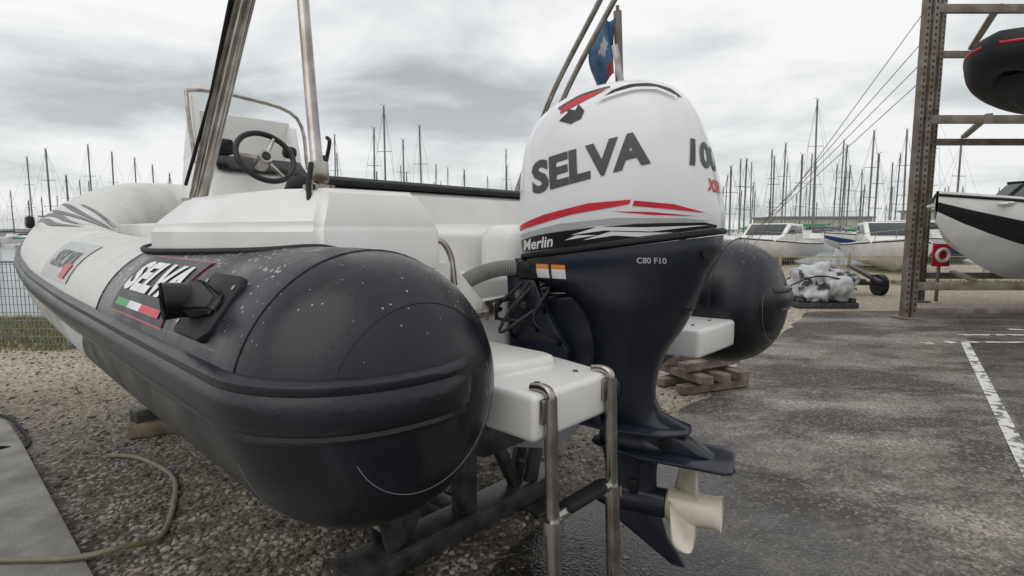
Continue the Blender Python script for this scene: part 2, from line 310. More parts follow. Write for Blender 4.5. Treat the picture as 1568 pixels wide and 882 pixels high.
cb=N(nt,'ShaderNodeCombineXYZ'); L.new(dx.outputs[0],cb.inputs[0]); L.new(dy.outputs[0],cb.inputs[1]); cb.inputs[2].default_value=4.3
n1=N(nt,'ShaderNodeTexNoise'); n1.inputs['Scale'].default_value=.85; n1.inputs['Detail'].default_value=9; n1.inputs['Roughness'].default_value=.52; n1.inputs['Distortion'].default_value=.3; L.new(cb.outputs[0],n1.inputs['Vector'])
rp=N(nt,'ShaderNodeValToRGB'); e=rp.color_ramp.elements; e[0].position=.35; e[0].color=(.45,.48,.49,1); e[1].position=.57; e[1].color=(1.0,1.0,1.0,1)
x=e.new(.45); x.color=(.72,.75,.76,1)
L.new(n1.outputs['Fac'],rp.inputs[0])
hz=N(nt,'ShaderNodeMapRange'); hz.inputs['From Min'].default_value=0; hz.inputs['From Max'].default_value=.28; hz.inputs['To Min'].default_value=.6; hz.inputs['To Max'].default_value=0; L.new(sx.outputs['Z'],hz.inputs['Value'])
hm=N(nt,'ShaderNodeMix',data_type='RGBA'); L.new(hz.outputs[0],hm.inputs[0]); L.new(rp.outputs[0],hm.inputs[6]); hm.inputs[7].default_value=(.84,.86,.86,1)
sc=N(nt,'ShaderNodeVectorMath',operation='SCALE'); sc.inputs['Scale'].default_value=.08; L.new(sky.outputs[0],sc.inputs[0])
mx=N(nt,'ShaderNodeMix',data_type='RGBA'); mx.inputs[0].default_value=.95; L.new(sc.outputs[0],mx.inputs[6]); L.new(hm.outputs[2],mx.inputs[7])
L.new(mx.outputs[2],bg.inputs['Color']); bg.inputs['Strength'].default_value=.98
sl=bpy.data.lights.new('sun','SUN'); sl.energy=.8; sl.angle=R(60); sl.color=(1,.97,.93)
so=bpy.data.objects.new('sun',sl); scene.collection.objects.link(so); so.rotation_euler=(R(30),R(-25),0)
scene.view_settings.view_transform='Standard'; scene.view_settings.look='None'
# ---------------------------------------------------------------- ground
mk('ground',[(-900,-100,0),(900,-100,0),(900,1500,0),(-900,1500,0)],[(0,1,2,3)],M['gravel'])
mk('water',[(-900,9.2,.004),(-2,9.2,.004),(2.5,24,.004),(900,24,.004),(900,1400,.004),(-900,1400,.004)],[(0,1,2,3,4,5)],M['water'])
edge=[]
for i in range(60):
    t=i/59; p=Vector((-3.0,-1.77)).lerp(Vector((5.4,9.8)),t); j=noise.noise(Vector((t*22,3,0)))*.14+noise.noise(Vector((t*70,9,0)))*.08
    edge.append((p.x+.809*j,p.y-.588*j,.004))
far=[(8+i*1.2, 10.0+.1*math.sin(i*2.1),.004) for i in range(12)]
vs=edge+far+[(40,10,.004),(40,-8,.004),(-3,-8,.004)]
mk('asphalt_yard',vs,[tuple(range(len(vs)))],M['asphalt'])
def strip(p,q,wd,z=.008):
    p=Vector(p);q=Vector(q);d=(q-p).normalized();n=Vector((-d.y,d.x))*wd/2
    return [(*(p+n),z),(*(p-n),z),(*(q-n),z),(*(q+n),z)]
V=[];F=[]
for a,b_,wd in [((5.93,7.0),(2.2,1.87),.09),((5.93,7.05),(11,6.9),.08),((6.3,7.55),(11,7.5),.08),((5.35,6.95),(5.5,6.98),.12),((5.7,7.03),(5.82,7.05),.12),((7.4,8.0),(7.7,7.9),.1)]:
    n=len(V); V+=strip(a,b_,wd); F.append((n,n+1,n+2,n+3))
mk('parking_line_marking',V,F,M['paint'])
prism('concrete_slab',[(-6.5,6.3),(-3.29,3.52),(-1.8,2.17),(.3,.3),(-2,-2.5),(-9,3)],-.05,.06,'z',M['concrete'],bev=.012)
def pebbles(name,count,reg,smin,smax):
    base=bmesh.new(); bmesh.ops.create_icosphere(base,subdivisions=1,radius=1); bv=[v.co.copy() for v in base.verts]; bf=[[v.index for v in f.verts] for f in base.faces]; base.free()
    V=[];F=[];c=0
    while c<count:
        x,y=reg()
        if x is None: continue
        s=random.uniform(smin,smax)*(1+.8*(random.random()**6)); a=random.random()*6.28; sx_,sy_,sz_=s,s*random.uniform(.6,1),s*random.uniform(.35,.7)
        ca,sa=math.cos(a),math.sin(a); n=len(V)
        for v in bv:
            k=1+random.uniform(-.25,.25); X=v.x*sx_*k;Y=v.y*sy_*k
            V.append((x+X*ca-Y*sa,y+X*sa+Y*ca,v.z*sz_*k+sz_*.35))
        F+=[[i+n for i in f] for f in bf]; c+=1
    return mk(name,V,F,M['pebble'],angle=20)
def ingravel(x,y):
    if (x+3.0)*.809-(y+1.77)*.588>-.03: return False
    t=(x+6.5)/(6.8); ye=6.3-6.0*t
    if y<ye+.06: return False
    return True
def reg():
    d=1.9+ (random.random()**1.7)*9; x=random.uniform(-1.05,.75)*d
    return (x,d) if ingravel(x,d) and not (x<-1 and d>9) else (None,None)
pebbles('gravel_stones',10000,reg,.006,.016)
def reg2():
    d=1.8+random.random()*5; x=random.uniform(-.2,.95)*d
    e=(x+3.0)*.809-(d+1.77)*.588
    return (x,d) if e>0 and random.random()<math.exp(-e*1.6) else (None,None)
pebbles('loose_grit',1500,reg2,.003,.009)
# ---------------------------------------------------------------- boat
BL=(0.4,1.86,0); BR=(0,0,R(136.66))
boat=empty('inflatable_boat',BL,BR)
RT=.297
ZC=1.118
ctrl=[(.08,1.0,ZC),(1.0,1.0,ZC),(2.0,1.0,1.13),(3.0,1.0,1.18),(3.8,.95,1.27),(4.5,.74,1.43),(5.05,.38,1.59),(5.25,0,1.63)]
P=catmull(ctrl,14)
cen=[p.copy() for p in P]+[Vector((p.x,-p.y,p.z)) for p in P[-2::-1]]
def capr(u): return RT*(max(0,1-u**2.3))**(1/2.3)
caps=[.9995,.995,.985,.97,.95,.92,.88,.83,.78,.7,.6,.5,.4,.3,.2,.1]
path=[];rad=[];
for u in caps: path.append(Vector((.08-.285*u,1.0,ZC))); rad.append(capr(u))
for c in cen: path.append(c); rad.append(RT)
for u in caps[::-1]: path.append(Vector((.08-.285*u,-1.0,ZC))); rad.append(capr(u))
SEG=96; V=[];F=[]; sides=[]
for i,p in enumerate(path):
    t=(path[min(i+1,len(path)-1)]-path[max(i-1,0)]).normalized()
    s=Vector((0,0,1)).cross(t).normalized(); up=t.cross(s).normalized(); sides.append(s)
    for k in range(SEG):
        a=2*math.pi*k/SEG; V.append(p+s*math.cos(a)*rad[i]+up*math.sin(a)*rad[i])
for i in range(len(path)-1):
    for k in range(SEG):
        a=i*SEG+k;b=i*SEG+(k+1)%SEG; F.append((a,b,b+SEG,a+SEG))
F.append(tuple(range(SEG))[::-1]); F.append(tuple(range((len(path)-1)*SEG,len(path)*SEG)))
tube=mk('buoyancy_tube',V,F,M['tube'],boat,60)
tb=bvh_of(tube)
prof=[(-.02,.060),(.006,.058),(.017,.050),(.019,.040),(.016,.034),(.022,.026),(.026,.010),(.026,-.010),(.022,-.028),(.014,-.036),(.016,-.044),(.010,-.052),(-.02,-.056)]
sgn=1 if sides[30].y>0 else -1
rp_=[path[i]+sides[i]*rad[i]*sgn for i in range(0,len(path))]
sides_=[sides[i]*sgn for i in range(0,len(path))]
xt=.08-.285
pre=[Vector((xt+.012,.90,ZC)),Vector((xt+.004,.94,ZC)),Vector((xt+.001,.98,ZC))]
rp_=pre+rp_+[Vector((p.x,-p.y,p.z)) for p in pre[::-1]]
out_=[Vector((-1,0,0))]*4+sides_[1:-1]+[Vector((-1,0,0))]*4
def rail(name,pts,outs,prof,m,dz=.03):
    V=[];F=[];n=len(prof)
    for i,p in enumerate(pts):
        t=(pts[min(i+1,len(pts)-1)]-pts[max(i-1,0)]).normalized(); o=Vector((t.y,-t.x,0)).normalized()
        if o.dot(outs[i])<0: o=-o
        e=min(1,(min(i,len(pts)-1-i))/2+.15)
        for a,b in prof: V.append(p+o*(a*e-.006)+Vector((0,0,b+dz)))
    for i in range(len(pts)-1):
        for k in range(n-1):
            a=i*n+k; F.append((a,a+1,a+1+n,a+n))
    F.append(tuple(range(n))); F.append(tuple(range((len(pts)-1)*n,len(pts)*n)))
    return mk(name,V,F,m,boat,40)
rail('rub_rail',rp_,out_,prof,M['rail'],.025)
def S(u,th,off=.0,side=1):
    if u<.08:
        q=(.08-u)/.285; r=capr(min(q,.999))
    else: r=RT
    r+=off; return Vector((u,side*(1.0+r*math.cos(th)),ZC+r*math.sin(th)))
def seam(name,pts,r=.0022,m=None): return pipe(name,pts,r,m or M['rail'],boat,seg=6)
for s in (1,-1):
    seam('end_cap_seam',[S(.02,R(a),0,s) for a in range(12,181,6)],.0028)
    seam('end_cap_seam_stitch',[S(.02,R(a),0,s) for a in range(-125,-12,6)],.0010,M['thread'])
    seam('end_patch_seam',[S(-.168,R(a),0,s) for a in range(-200,-20,6)],.0009,M['thread'])
    seam('end_patch_seam_top',[S(-.150,R(a),0,s) for a in range(25,150,6)],.0013,M['rail'])
seam('colour_joint_seam',[S(1.18,R(a)) for a in range(10,150,6)],.003)
seam('rail_joint_line',[S(x,R(21)) for x in (.12,.25,.40,.55)],.0010,M['thread'])
# oar fitting on the port tube
fit=Matrix.Translation(S(.262,R(37),.0))@Matrix.Rotation(R(-53),4,'X')
def child_tf(ob,Mx): ob.data.transform(Mx); return ob
child_tf(prism('fitting_base',[(-.10,-.05),(-.07,-.075),(.08,-.075),(.10,-.05),(.10,.055),(.08,.078),(-.07,.078),(-.10,.055)],-.016,.006,'z',M['blackm'],boat,bev=.004),fit)
bm=bmesh.new()
fb=[(-.080,-.022),(.0,-.040),(.055,-.040),(.072,0),(.055,.040),(.0,.040),(-.080,.022)]
A=[bm.verts.new((x,y,.003)) for x,y in fb]; B=[bm.verts.new((x*.92,y*.88,.022 if x<-.05 else .048)) for x,y in fb]
for i in range(7): bm.faces.new((A[i],A[(i+1)%7],B[(i+1)%7],B[i]))
bm.faces.new(A); bm.faces.new(B); bmesh.ops.recalc_face_normals(bm,faces=bm.faces)
bmesh.ops.bevel(bm,geom=bm.edges[:],offset=.009,segments=3,affect='EDGES')
child_tf(from_bm('fitting_body',bm,M['blackp'],boat),fit)
mouth=[(.040,.0,.010),(.044,.018,.040),(.048,.038,.066)]
child_tf(pipe('fitting_socket',mouth,.03,M['blackp'],boat,seg=28,rfun=lambda i,n:[.036,.037,.040][i],cap=False),fit)
child_tf(pipe('fitting_socket_bore',[mouth[2],(.0475,.0365,.0645),(.044,.018,.040)],.03,M['blackm'],boat,seg=28,rfun=lambda i,n:[.040,.033,.028][i],cap=False),fit)
child_tf(pipe('fitting_socket_inner',[(.0443,.0195,.042),(.044,.018,.040)],.029,M['blackm'],boat,seg=20),fit)
for q in ((-.078,-.045),(-.078,.05),(.085,-.05),(.085,.055)): child_tf(pipe('fitting_screw',[(q[0],q[1],.005),(q[0],q[1],.008)],.006,M['steel'],boat,seg=8),fit)
th=R(40); nrm=Vector((0,math.cos(th),math.sin(th))); vv=Vector((0,-math.sin(th),math.cos(th)))
o=Vector((.735,1.0,1.118))+nrm*.30
u=(-1,0,0)
decal('name_patch_border',[[(-.262,-.100),(.262,-.100),(.262,.100),(-.262,.100)]],o,u,vv,-nrm,tb,.002,M['red'],boat,.03)
decal('name_patch',[[(-.258,-.096),(.258,-.096),(.258,.096),(-.258,.096)]],o,u,vv,-nrm,tb,.0035,M['patch'],boat,.03)
decal('name_lettering',textmesh('SELVA',.105,.045,.25,w=.46),o+vv*.018,u,vv,-nrm,tb,.0065,M['whitev'],boat)
decal('name_line_green',[[(-.21,-.080),(-.08,-.080),(-.07,-.060),(-.21,-.060)]],o,u,vv,-nrm,tb,.0065,M['green'],boat)
decal('name_line_white',[[(-.08,-.080),(.04,-.080),(.05,-.060),(-.07,-.060)]],o,u,vv,-nrm,tb,.0066,M['whitev'],boat)
decal('name_line_red',[[(.04,-.080),(.22,-.080),(.22,-.060),(.05,-.060)]],o,u,vv,-nrm,tb,.0065,M['red'],boat)
o=Vector((2.15,1.0,1.14))+nrm*.30
decal('bow_patch',[[(-.32,-.10),(.32,-.10),(.32,.10),(-.32,.10)]],o,u,vv,-nrm,tb,.0035,M['lgrey'],boat,.03)
decal('bow_lettering',textmesh('SELVA',.09,.035,.25,w=.45),o,u,vv,-nrm,tb,.0065,M['grey'],boat)
decal('bow_lettering_red',[[(.12,-.085),(.24,-.085),(.26,-.02),(.14,-.02)]],o,u,vv,-nrm,tb,.0075,M['red'],boat)
fn=Vector((.1,.45,.9)).normalized(); fu=Vector((-1,0,.11)).normalized(); fv=fn.cross(fu).normalized()
if fv.z<0: fv=-fv
o=Vector((3.6,.93,1.55))
fl=[]
for k,(a,b,c) in enumerate([(-.55,.65,.14),(-.75,.50,.06),(-.6,.75,-.02),(-.8,.45,-.10),(-.5,.6,-.17)]):
    top=[];bot=[]
    for j in range(13):
        t=j/12; x=a+(b-a)*t; wv=.018*math.sin(t*7+k*1.7); th_w=.030*math.sin(math.pi*min(1,t*1.0+.02))**.6*(1-.55*t)+.001
        top.append((x,c+wv+th_w)); bot.append((x,c+wv-th_w*.8))
    fl.append(top+bot[::-1])
decal('flame_graphic',fl,o,fu,fv,-fn,tb,.004,M['blackv'],boat,.05)
pipe('inflation_valve',[(4.75,-.62,1.735),(4.72,-.60,1.755)],.035,M['blackp'],boat,seg=16)
box('bow_handle',(4.3,1.14,1.52),(.12,.05,.09),M['blackp'],boat,bev=.02)
# hull
st=[]
for i in range(15):
    x=.30+4.7*i/14; f=i/14; hb=.80*(1-max(0,f-.55)**2/.2025*1.0); hb=max(hb,.02)
    zt=1.0+.55*max(0,f-.4)**1.6*1.6; ch=zt-.12; kz=.60+.80*max(0,f-.35)**2.2*1.6
    st.append([(x,hb,zt),(x,hb*.95,ch),(x,hb*.5,(ch+kz)/2-.01),(x,0,min(kz,ch-.02)),(x,-hb*.5,(ch+kz)/2-.01),(x,-hb*.95,ch),(x,-hb,zt)])
V=[p for s in st for p in s];F=[]
for i in range(14):
    for k in range(6): a=i*7+k; F.append((a,a+1,a+8,a+7))
F.append(tuple(range(7)))
M['hull']=mat('hull_gelcoat',(.30,.31,.32),(.2,.2,.2),rough=.4,scale=4)
mk('hull',V,F,M['hull'],boat)
prism('cockpit_floor',[(.36,-.8),(3.6,-.8),(4.6,-.3),(4.6,.3),(3.6,.8),(.36,.8)],.98,1.01,'z',M['gel'],boat)
prism('transom',[(-.80,.80),(.80,.80),(.80,1.36),(.50,1.36),(.36,1.22),(-.36,1.22),(-.50,1.36),(-.80,1.36)],.34,.40,'x',M['gel'],boat,bev=.015)
for s in (1,-1):
    nm='side_moulding'
    bm=bmesh.new()
    lo=[(.27,.60),(.28,.98),(.44,1.08),(1.15,1.13),(1.30,1.06),(1.30,.56)]
    hi=[(.33,.64),(.35,.92),(.50,.99),(1.08,1.03),(1.18,.98),(1.2,.6)]
    A=[bm.verts.new((x,s*y,1.33)) for x,y in lo]; B=[bm.verts.new((x,s*y,1.465)) for x,y in lo]; C=[bm.verts.new((x,s*y,1.565)) for x,y in hi]
    n=6
    for a,b in ((A,B),(B,C)):
        for i in range(n): bm.faces.new((a[i],a[(i+1)%n],b[(i+1)%n],b[i]))
    bm.faces.new(C); bm.faces.new(A)
    bmesh.ops.recalc_face_normals(bm,faces=bm.faces)
    bmesh.ops.bevel(bm,geom=bm.edges[:],offset=.015,segments=3,affect='EDGES')
    from_bm(nm,bm,M['gel'],boat)
    pipe('moulding_gasket',[(.262,s*.84,1.378),(.27,s*.93,1.402),(.285,s*.995,1.412),(.44,s*1.088,1.402),(1.15,s*1.138,1.387),(1.31,s*1.08,1.402),(1.33,s*.9,1.40)],.009,M['blackm'],boat,seg=8,smooth=5)
    box('well_wall',(.62,s*.60,1.22),(.56,.05,.42),M['gel'],boat,bev=.02,seg=3)
    box('inner_side',(2.2,s*.74,1.25),(2.6,.06,.5),M['gel'],boat,bev=.02)
prism('bench_back',[(.80,1.0),(.86,1.40),(.90,1.60),(.93,1.62),(1.0,1.62),(1.05,1.55),(1.08,1.0)],-.80,.62,'y',M['gel'],boat,bev=.012,seg=3)
prism('bench_back_shelf',[(.66,1.0),(.70,1.44),(.76,1.47),(.87,1.49),(.87,1.0)],-.78,.60,'y',M['gel'],boat,bev=.015,seg=3)
prism('bench_cushion',[(.90,1.625),(.90,1.645),(.95,1.662),(1.05,1.65),(1.10,1.60),(1.06,1.58),(1.03,1.618)],-.80,.70,'y',M['blackm'],boat,bev=.006)
box('bench_seat',(1.35,0,1.2),(.5,1.3,.36),M['gel'],boat,bev=.03,seg=3)
box('well_pod',(.55,-.02,1.36),(.22,.26,.24),M['gel'],boat,bev=.07,seg=5)
box('well_step',(.60,.0,1.20),(.26,1.1,.18),M['gel'],boat,bev=.03,seg=4)
box('starboard_pod',(.55,-.45,1.3),(.3,.26,.22),M['gel'],boat,bev=.05,seg=4)
pipe('grab_handle',[(.42,.58,1.33),(.38,.53,1.42),(.35,.50,1.38),(.33,.50,1.28)],.010,M['steel'],boat,seg=10,smooth=5)
box('helm_seat',(1.9,.1,1.3),(.45,.6,.55),M['gel'],boat,bev=.05,seg=3)
box('helm_seat_cushion',(1.9,.1,1.62),(.42,.62,.09),M['lgrey'],boat,bev=.035,seg=3)
con=[(2.75,1.0),(2.72,1.55),(2.80,1.82),(2.98,1.95),(3.25,1.95),(3.42,1.5),(3.45,1.0)]
prism('console',con,-.32,.42,'y',M['gel'],boat,bev=.03,seg=3)
prism('console_shield_side_port',[(2.98,1.93),(3.06,2.34),(3.12,2.36),(3.32,1.93)],.36,.40,'y',M['gel'],boat,bev=.008)
prism('console_shield_side_starboard',[(2.98,1.93),(3.06,2.22),(3.12,2.24),(3.32,1.93)],-.30,-.26,'y',M['gel'],boat,bev=.008)
box('console_screen',(3.17,.05,2.10),(.03,.66,.34),M['gel'],boat,rot=(0,R(-12),0),bev=.01)
box('console_dash',(2.86,.05,1.90),(.02,.60,.16),M['blackp'],boat,rot=(0,R(52),0),bev=.01)
pipe('console_rail',[(3.0,.42,1.9),(3.05,.43,2.3),(3.08,.38,2.38),(3.1,.05,2.39),(3.08,-.32,2.30),(3.02,-.36,1.9)],.013,M['steel'],boat,seg=10,smooth=5)
wm=Matrix.Translation((2.62,.12,1.93))@Matrix.Rotation(R(-62),4,'Y')
ring=[(.18*math.cos(a),.18*math.sin(a),0) for a in [2*math.pi*i/40 for i in range(41)]]
child_tf(pipe('steering_wheel_rim',ring,.018,M['blackp'],boat,seg=10,cap=False),wm)
for a in (90,210,330):
    a=R(a); child_tf(pipe('steering_wheel_spoke',[(.0,0,-.02),(.17*math.cos(a),.17*math.sin(a),0)],.013,M['steel'],boat,seg=8),wm)
child_tf(pipe('steering_wheel_hub',[(0,0,-.10),(0,0,0),(0,0,.012)],.045,M['steel'],boat,seg=20),wm)
child_tf(pipe('steering_wheel_cap',[(0,0,.010),(0,0,.02)],.028,M['blackp'],boat,seg=20),wm)
box('throttle_box',(2.72,-.30,1.92),(.14,.07,.14),M['blackp'],boat,bev=.02)
pipe('throttle_lever',[(2.70,-.34,1.95),(2.64,-.34,2.08),(2.60,-.30,2.10)],.014,M['blackp'],boat,smooth=3)
box('instrument_pod',(2.80,.34,1.99),(.10,.16,.10),M['blackp'],boat,bev=.02)
box('compass',(2.80,-.12,2.0),(.09,.09,.08),M['blackp'],boat,bev=.03)
def arch(pp,ps,name,r=.0155,m=None):
    pipe(name,pp+ps[::-1],r,m or M['steel'],boat,seg=14,smooth=8)
for k,(ox,oy,oz) in enumerate([(0,0,0),(.062,.012,.012),(-.045,.022,0)]):
    pp=[(1.21+ox,.95+oy,1.55),(.97+ox,.935+oy,1.87+oz),(.75+ox,.915+oy,2.18+oz),(.40+ox,.87+oy,2.66+oz),(.26+ox,.8,2.85+oz),(.15+ox,.6,3.0+oz)]
    q=ox*1.7
    ps=[(1.38+q,-.95,1.54),(1.20+q,-.93,1.87),(.96+q,-.89,2.25),(.60+q,-.84,2.66),(.44+q,-.8,2.85),(.20+ox,-.6,3.0+oz)]
    if k<2: arch(pp,ps,'roll_bar' if k==0 else 'roll_bar_inner_tube')
    else: pipe('roll_bar_brace',pp[:5],.0135,M['steel'],boat,seg=12,smooth=6)
pipe('roll_bar_rope',[(1.25,.985,1.62),(1.02,.96,1.9),(.80,.95,2.2),(.5,.9,2.6)],.006,M['blackm'],boat)
for s in (1,-1):
    pipe('roll_bar_strut',[(.42,s*.90,1.57),(.485,s*.88,1.80),(.58,s*.85,2.2),(.62,s*.84,2.4)],.0165,M['steel'],boat,seg=14)
    pipe('strut_foot',[(.42,s*.90,1.562),(.42,s*.90,1.575)],.042,M['steel'],boat,seg=20)
    pipe('roll_bar_foot',[(1.22,s*.96,1.53),(1.22,s*.96,1.57)],.05,M['steel'],boat,seg=20)
    box('strut_hinge',(.415,s*.90,1.61),(.036,.045,.06),M['steel'],boat,bev=.01)
pipe('strut_strap',[(.40,.93,1.63),(.38,.95,1.57),(.36,.958,1.50)],.007,M['blackm'],boat)
def platform(s,x0,y1):
    y0=.36
    prism('swim_platform',[(x0,s*(y0+.02)),(x0,s*y1),(.32,s*y1),(.32,s*(y0-.06)),(x0+.2,s*(y0-.02))],.955,1.07,'z',M['gel'],boat,bev=.016,seg=3)
    yc=s*(y0+y1)/2
    prism('platform_tread',[(x0+.17,yc-.12),(x0+.20,yc+.13),(.315,yc+.14),(.315,yc-.14),(x0+.22,yc-.14)],1.05,1.095,'z',M['gel'],boat,bev=.016,seg=3)
    prism('platform_knee',[(x0+.12,.96),(.31,.96),(.31,.74)],yc-.03,yc+.03,'y',M['hull'],boat,bev=.005)
    for q in (-.08,.08): pipe('platform_bolt',[(x0+.07,yc+q,1.069),(x0+.07,yc+q,1.074)],.008,M['steel'],boat,seg=10)
platform(1,-.185,.705); platform(-1,-.09,.74)
box('hull_extension',(.16,.60,.90),(.32,.18,.09),M['cradle'],boat,bev=.02)
# ---------------------------------------------------------------- ladder
lad=empty('boarding_ladder',BL,BR)
for y in (.405,.66):
    pipe('ladder_leg',[(-.197,y,1.06),(-.208,y,.75)],.0165,M['steel'],lad,seg=14)
    pipe('ladder_leg_lower',[(-.208,y,.75),(-.237,y,.12)],.0195,M['steel'],lad,seg=14)
    pipe('ladder_collar',[(-.2075,y,.765),(-.2085,y,.735)],.026,M['steel'],lad,seg=16)
    pipe('ladder_hook',[(-.197,y,1.03),(-.198,y,1.055),(-.192,y,1.074),(-.17,y,1.080),(-.14,y,1.075)],.012,M['steel'],lad,seg=12,smooth=4)
    box('ladder_hinge_plate',(-.19,y,1.03),(.012,.055,.06),M['steel'],lad,bev=.003)
for z in (.775,.46,.15):
    x=-.208-.029*(.75-z)/.63
    pipe('ladder_rung',[(x,.42,z-.01),(x,.65,z-.01)],.014,M['steel'],lad,seg=12)
    box('ladder_tread',(x,.5325,z),(.045,.16,.022),M['blackm'],lad,bev=.008)
# ---------------------------------------------------------------- outboard
yaw=R(18)
piv=Vector((.12,0,0)); base=R(136.66)
cw=Matrix.Translation(BL)@Matrix.Rotation(base,4,'Z')@piv
offv=Matrix.Rotation(base+yaw,4,'Z')@piv
mo=empty('outboard_motor',(cw.x-offv.x-.048,cw.y-offv.y-.035,0),(0,0,base+yaw))
lu=empty('lower_unit',(-.028,0,-.022),parent=mo)
cowl=rings_loft('cowling',[(.335,-.325,.205,1.372,1.462,3.0),(.342,-.325,.215,1.43,1.51,3.0),(.345,-.316,.222,1.50,1.56,3.0),(.343,-.302,.223,1.58,1.62,3.0),
  (.337,-.285,.218,1.67,1.68,3.0),(.318,-.262,.207,1.76,1.755,2.9),(.28,-.232,.186,1.83,1.825,2.7),(.215,-.19,.152,1.880,1.882,2.5),(.14,-.135,.105,1.914,1.918,2.3),(.05,-.07,.05,1.932,1.938,2)],M['cowl'],mo,seg=96,sub=6)
cb_=bvh_of(cowl)
rings_loft('cowling_seal',[(.325,-.32,.20,1.375,1.462,3),(.342,-.331,.213,1.37,1.458,3),(.342,-.331,.213,1.358,1.447,3),(.325,-.32,.20,1.354,1.443,3)],M['blackm'],mo,seg=96,sub=2)
low=rings_loft('lower_cowling',[(.330,-.322,.205,1.352,1.44,3),(.328,-.322,.206,1.32,1.40,3),(.295,-.308,.198,1.285,1.36,3),(.205,-.285,.185,1.255,1.31,2.8),
  (.135,-.255,.165,1.20,1.23,2.6),(.10,-.215,.135,1.13,1.14,2.5),(.085,-.160,.105,1.04,1.05,2.4),(.075,-.130,.08,.95,.95,2.3),(.07,-.13,.068,.87,.87,2.3),(.065,-.15,.058,.82,.82,2.3),(.065,-.205,.05,.795,.795,2.2)],M['navy'],mo,seg=80,sub=5)
lb=bvh_of(low)
prism('splash_plate',[(.20,-.07),(.23,0),(.20,.07),(0,.115),(-.17,.10),(-.24,.05),(-.25,0),(-.24,-.05),(-.17,-.10),(0,-.115)],.785,.797,'z',M['navy'],mo,bev=.004)
prism('leg_fairing_fin',[(-.10,.93),(-.13,.88),(-.15,.84),(-.20,.82),(-.25,.79),(-.1,.79)],-.018,.018,'y',M['navy'],mo,bev=.006)
rings_loft('gearcase_leg',[(.065,-.17,.05,.79,.79,2.2),(.065,-.165,.045,.75,.75,2.2),(.065,-.20,.05,.72,.72,2.2),(.05,-.145,.04,.67,.67,2.2),(.035,-.14,.033,.58,.58,2.1),(.03,-.145,.035,.54,.54,2.1),(.03,-.15,.03,.51,.51,2.1)],M['navy'],mo,seg=48)
prism('anti_ventilation_plate',[(.09,-.02),(.09,.02),(.05,.055),(-.10,.105),(-.36,.115),(-.385,.10),(-.385,-.10),(-.36,-.115),(-.10,-.105),(.05,-.055)],.703,.715,'z',M['navy'],mo,bev=.004)
prism('plate_riser',[(.05,.71),(-.33,.71),(-.29,.735),(-.23,.77),(-.19,.785),(.05,.785)],-.04,.04,'y',M['navy'],mo,bev=.015,seg=3)
prism('trim_tab',[(-.31,.706),(-.375,.706),(-.39,.675),(-.35,.665)],-.012,.012,'y',M['navy'],mo,bev=.003)
box('water_intake',(-.04,.038,.60),(.03,.012,.05),M['blackp'],lu,bev=.003)
for k in range(4): box('vent_slot',(-.17,.0415,.765-.010*k),(.045,.006,.005),M['blackp'],mo,bev=.001)
def torp(i,n):
    t=i/(n-1); return .050*min(1,math.sqrt(max(.01,1-(1-min(t/.35,1))**2)))
pipe('gearcase_torpedo',[(.13-.275*i/14,0,.545) for i in range(15)],.05,M['navy'],lu,seg=28,rfun=torp)
prism('skeg',[(.07,.52),(.035,.46),(-.17,.332),(-.215,.330),(-.15,.43),(-.125,.51)],-.009,.009,'y',M['navy'],lu,bev=.004)
pipe('propeller_hub',[(-.148,0,.545),(-.158,0,.545),(-.25,0,.545),(-.305,0,.545),(-.325,0,.545)],.05,M['cream'],lu,seg=32,rfun=lambda i,n:[.045,.054,.054,.053,.059][i],cap=False)
pipe('propeller_bore',[(-.325,0,.545),(-.26,0,.545)],.046,M['cream'],lu,seg=28,rfun=lambda i,n:[.058,.042][i],cap=False)
pipe('propeller_nut',[(-.26,0,.545),(-.312,0,.545)],.016,M['cream'],lu,seg=6)
pipe('propeller_core',[(-.26,0,.545),(-.262,0,.545)],.044,M['blackp'],lu,seg=24)
for b in range(3):
    V=[];F=[];nr,nc=11,11; bs=R(b*120+108)
    for i in range(nr):
        t=i/(nr-1); r=.048+.114*t; hw=.088*(math.sin(math.pi*(.25+.69*t)))**.75/r*.66
        if r<.07: hw=min(hw,.85)
        for j in range(nc):
            c=-1+2*j/(nc-1); ph=bs+c*hw-.30*t; x=-.205+c*.046*(1-.35*t)-.012*t
            rr=r-(abs(c)**3)*.014*t
            V.append((x,rr*math.cos(ph),.545+rr*math.sin(ph)))
    for i in range(nr-1):
        for j in range(nc-1):
            a=i*nc+j;F.append((a,a+1,a+nc+1,a+nc))
    o=mk('propeller_blade',V,F,M['cream'],lu,60); md=o.modifiers.new('s','SOLIDIFY'); md.thickness=.005; md.offset=0
for s in (1,-1):
    prism('clamp_bracket',[(.16,.80),(.30,.86),(.36,1.05),(.37,1.30),(.27,1.30),(.22,1.18),(.14,1.05)],s*.10,s*.135,'y',M['navy'],mo,bev=.006)
    for z in (1.0,1.2): pipe('bracket_bolt',[(.30,s*.135,z),(.30,s*.145,z)],.014,M['steel'],mo,seg=6)
prism('swivel_bracket',[(.10,.84),(.20,.84),(.25,1.0),(.26,1.22),(.10,1.25),(.05,1.1)],-.06,.06,'y',M['navy'],mo,bev=.02,seg=3)
pipe('tilt_ram',[(.27,0,.86),(.24,0,1.15)],.022,M['blackp'],mo)
pipe('tilt_tube',[(.30,-.18,1.24),(.30,.18,1.24)],.018,M['steel'],mo)
box('mount_cover',(.02,.085,.93),(.10,.05,.07),M['navy'],mo,bev=.02,seg=3)
pipe('mount_cap',[(.04,.0,.925),(.04,.10,.925)],.035,M['navy'],mo,seg=20)
def corr(i,n): return .026+(.0035 if i%2 else 0)
hp=catmull([(.30,.10,1.325),(.40,.17,1.32),(.48,.26,1.27),(.52,.34,1.16),(.54,.42,1.06)],26)
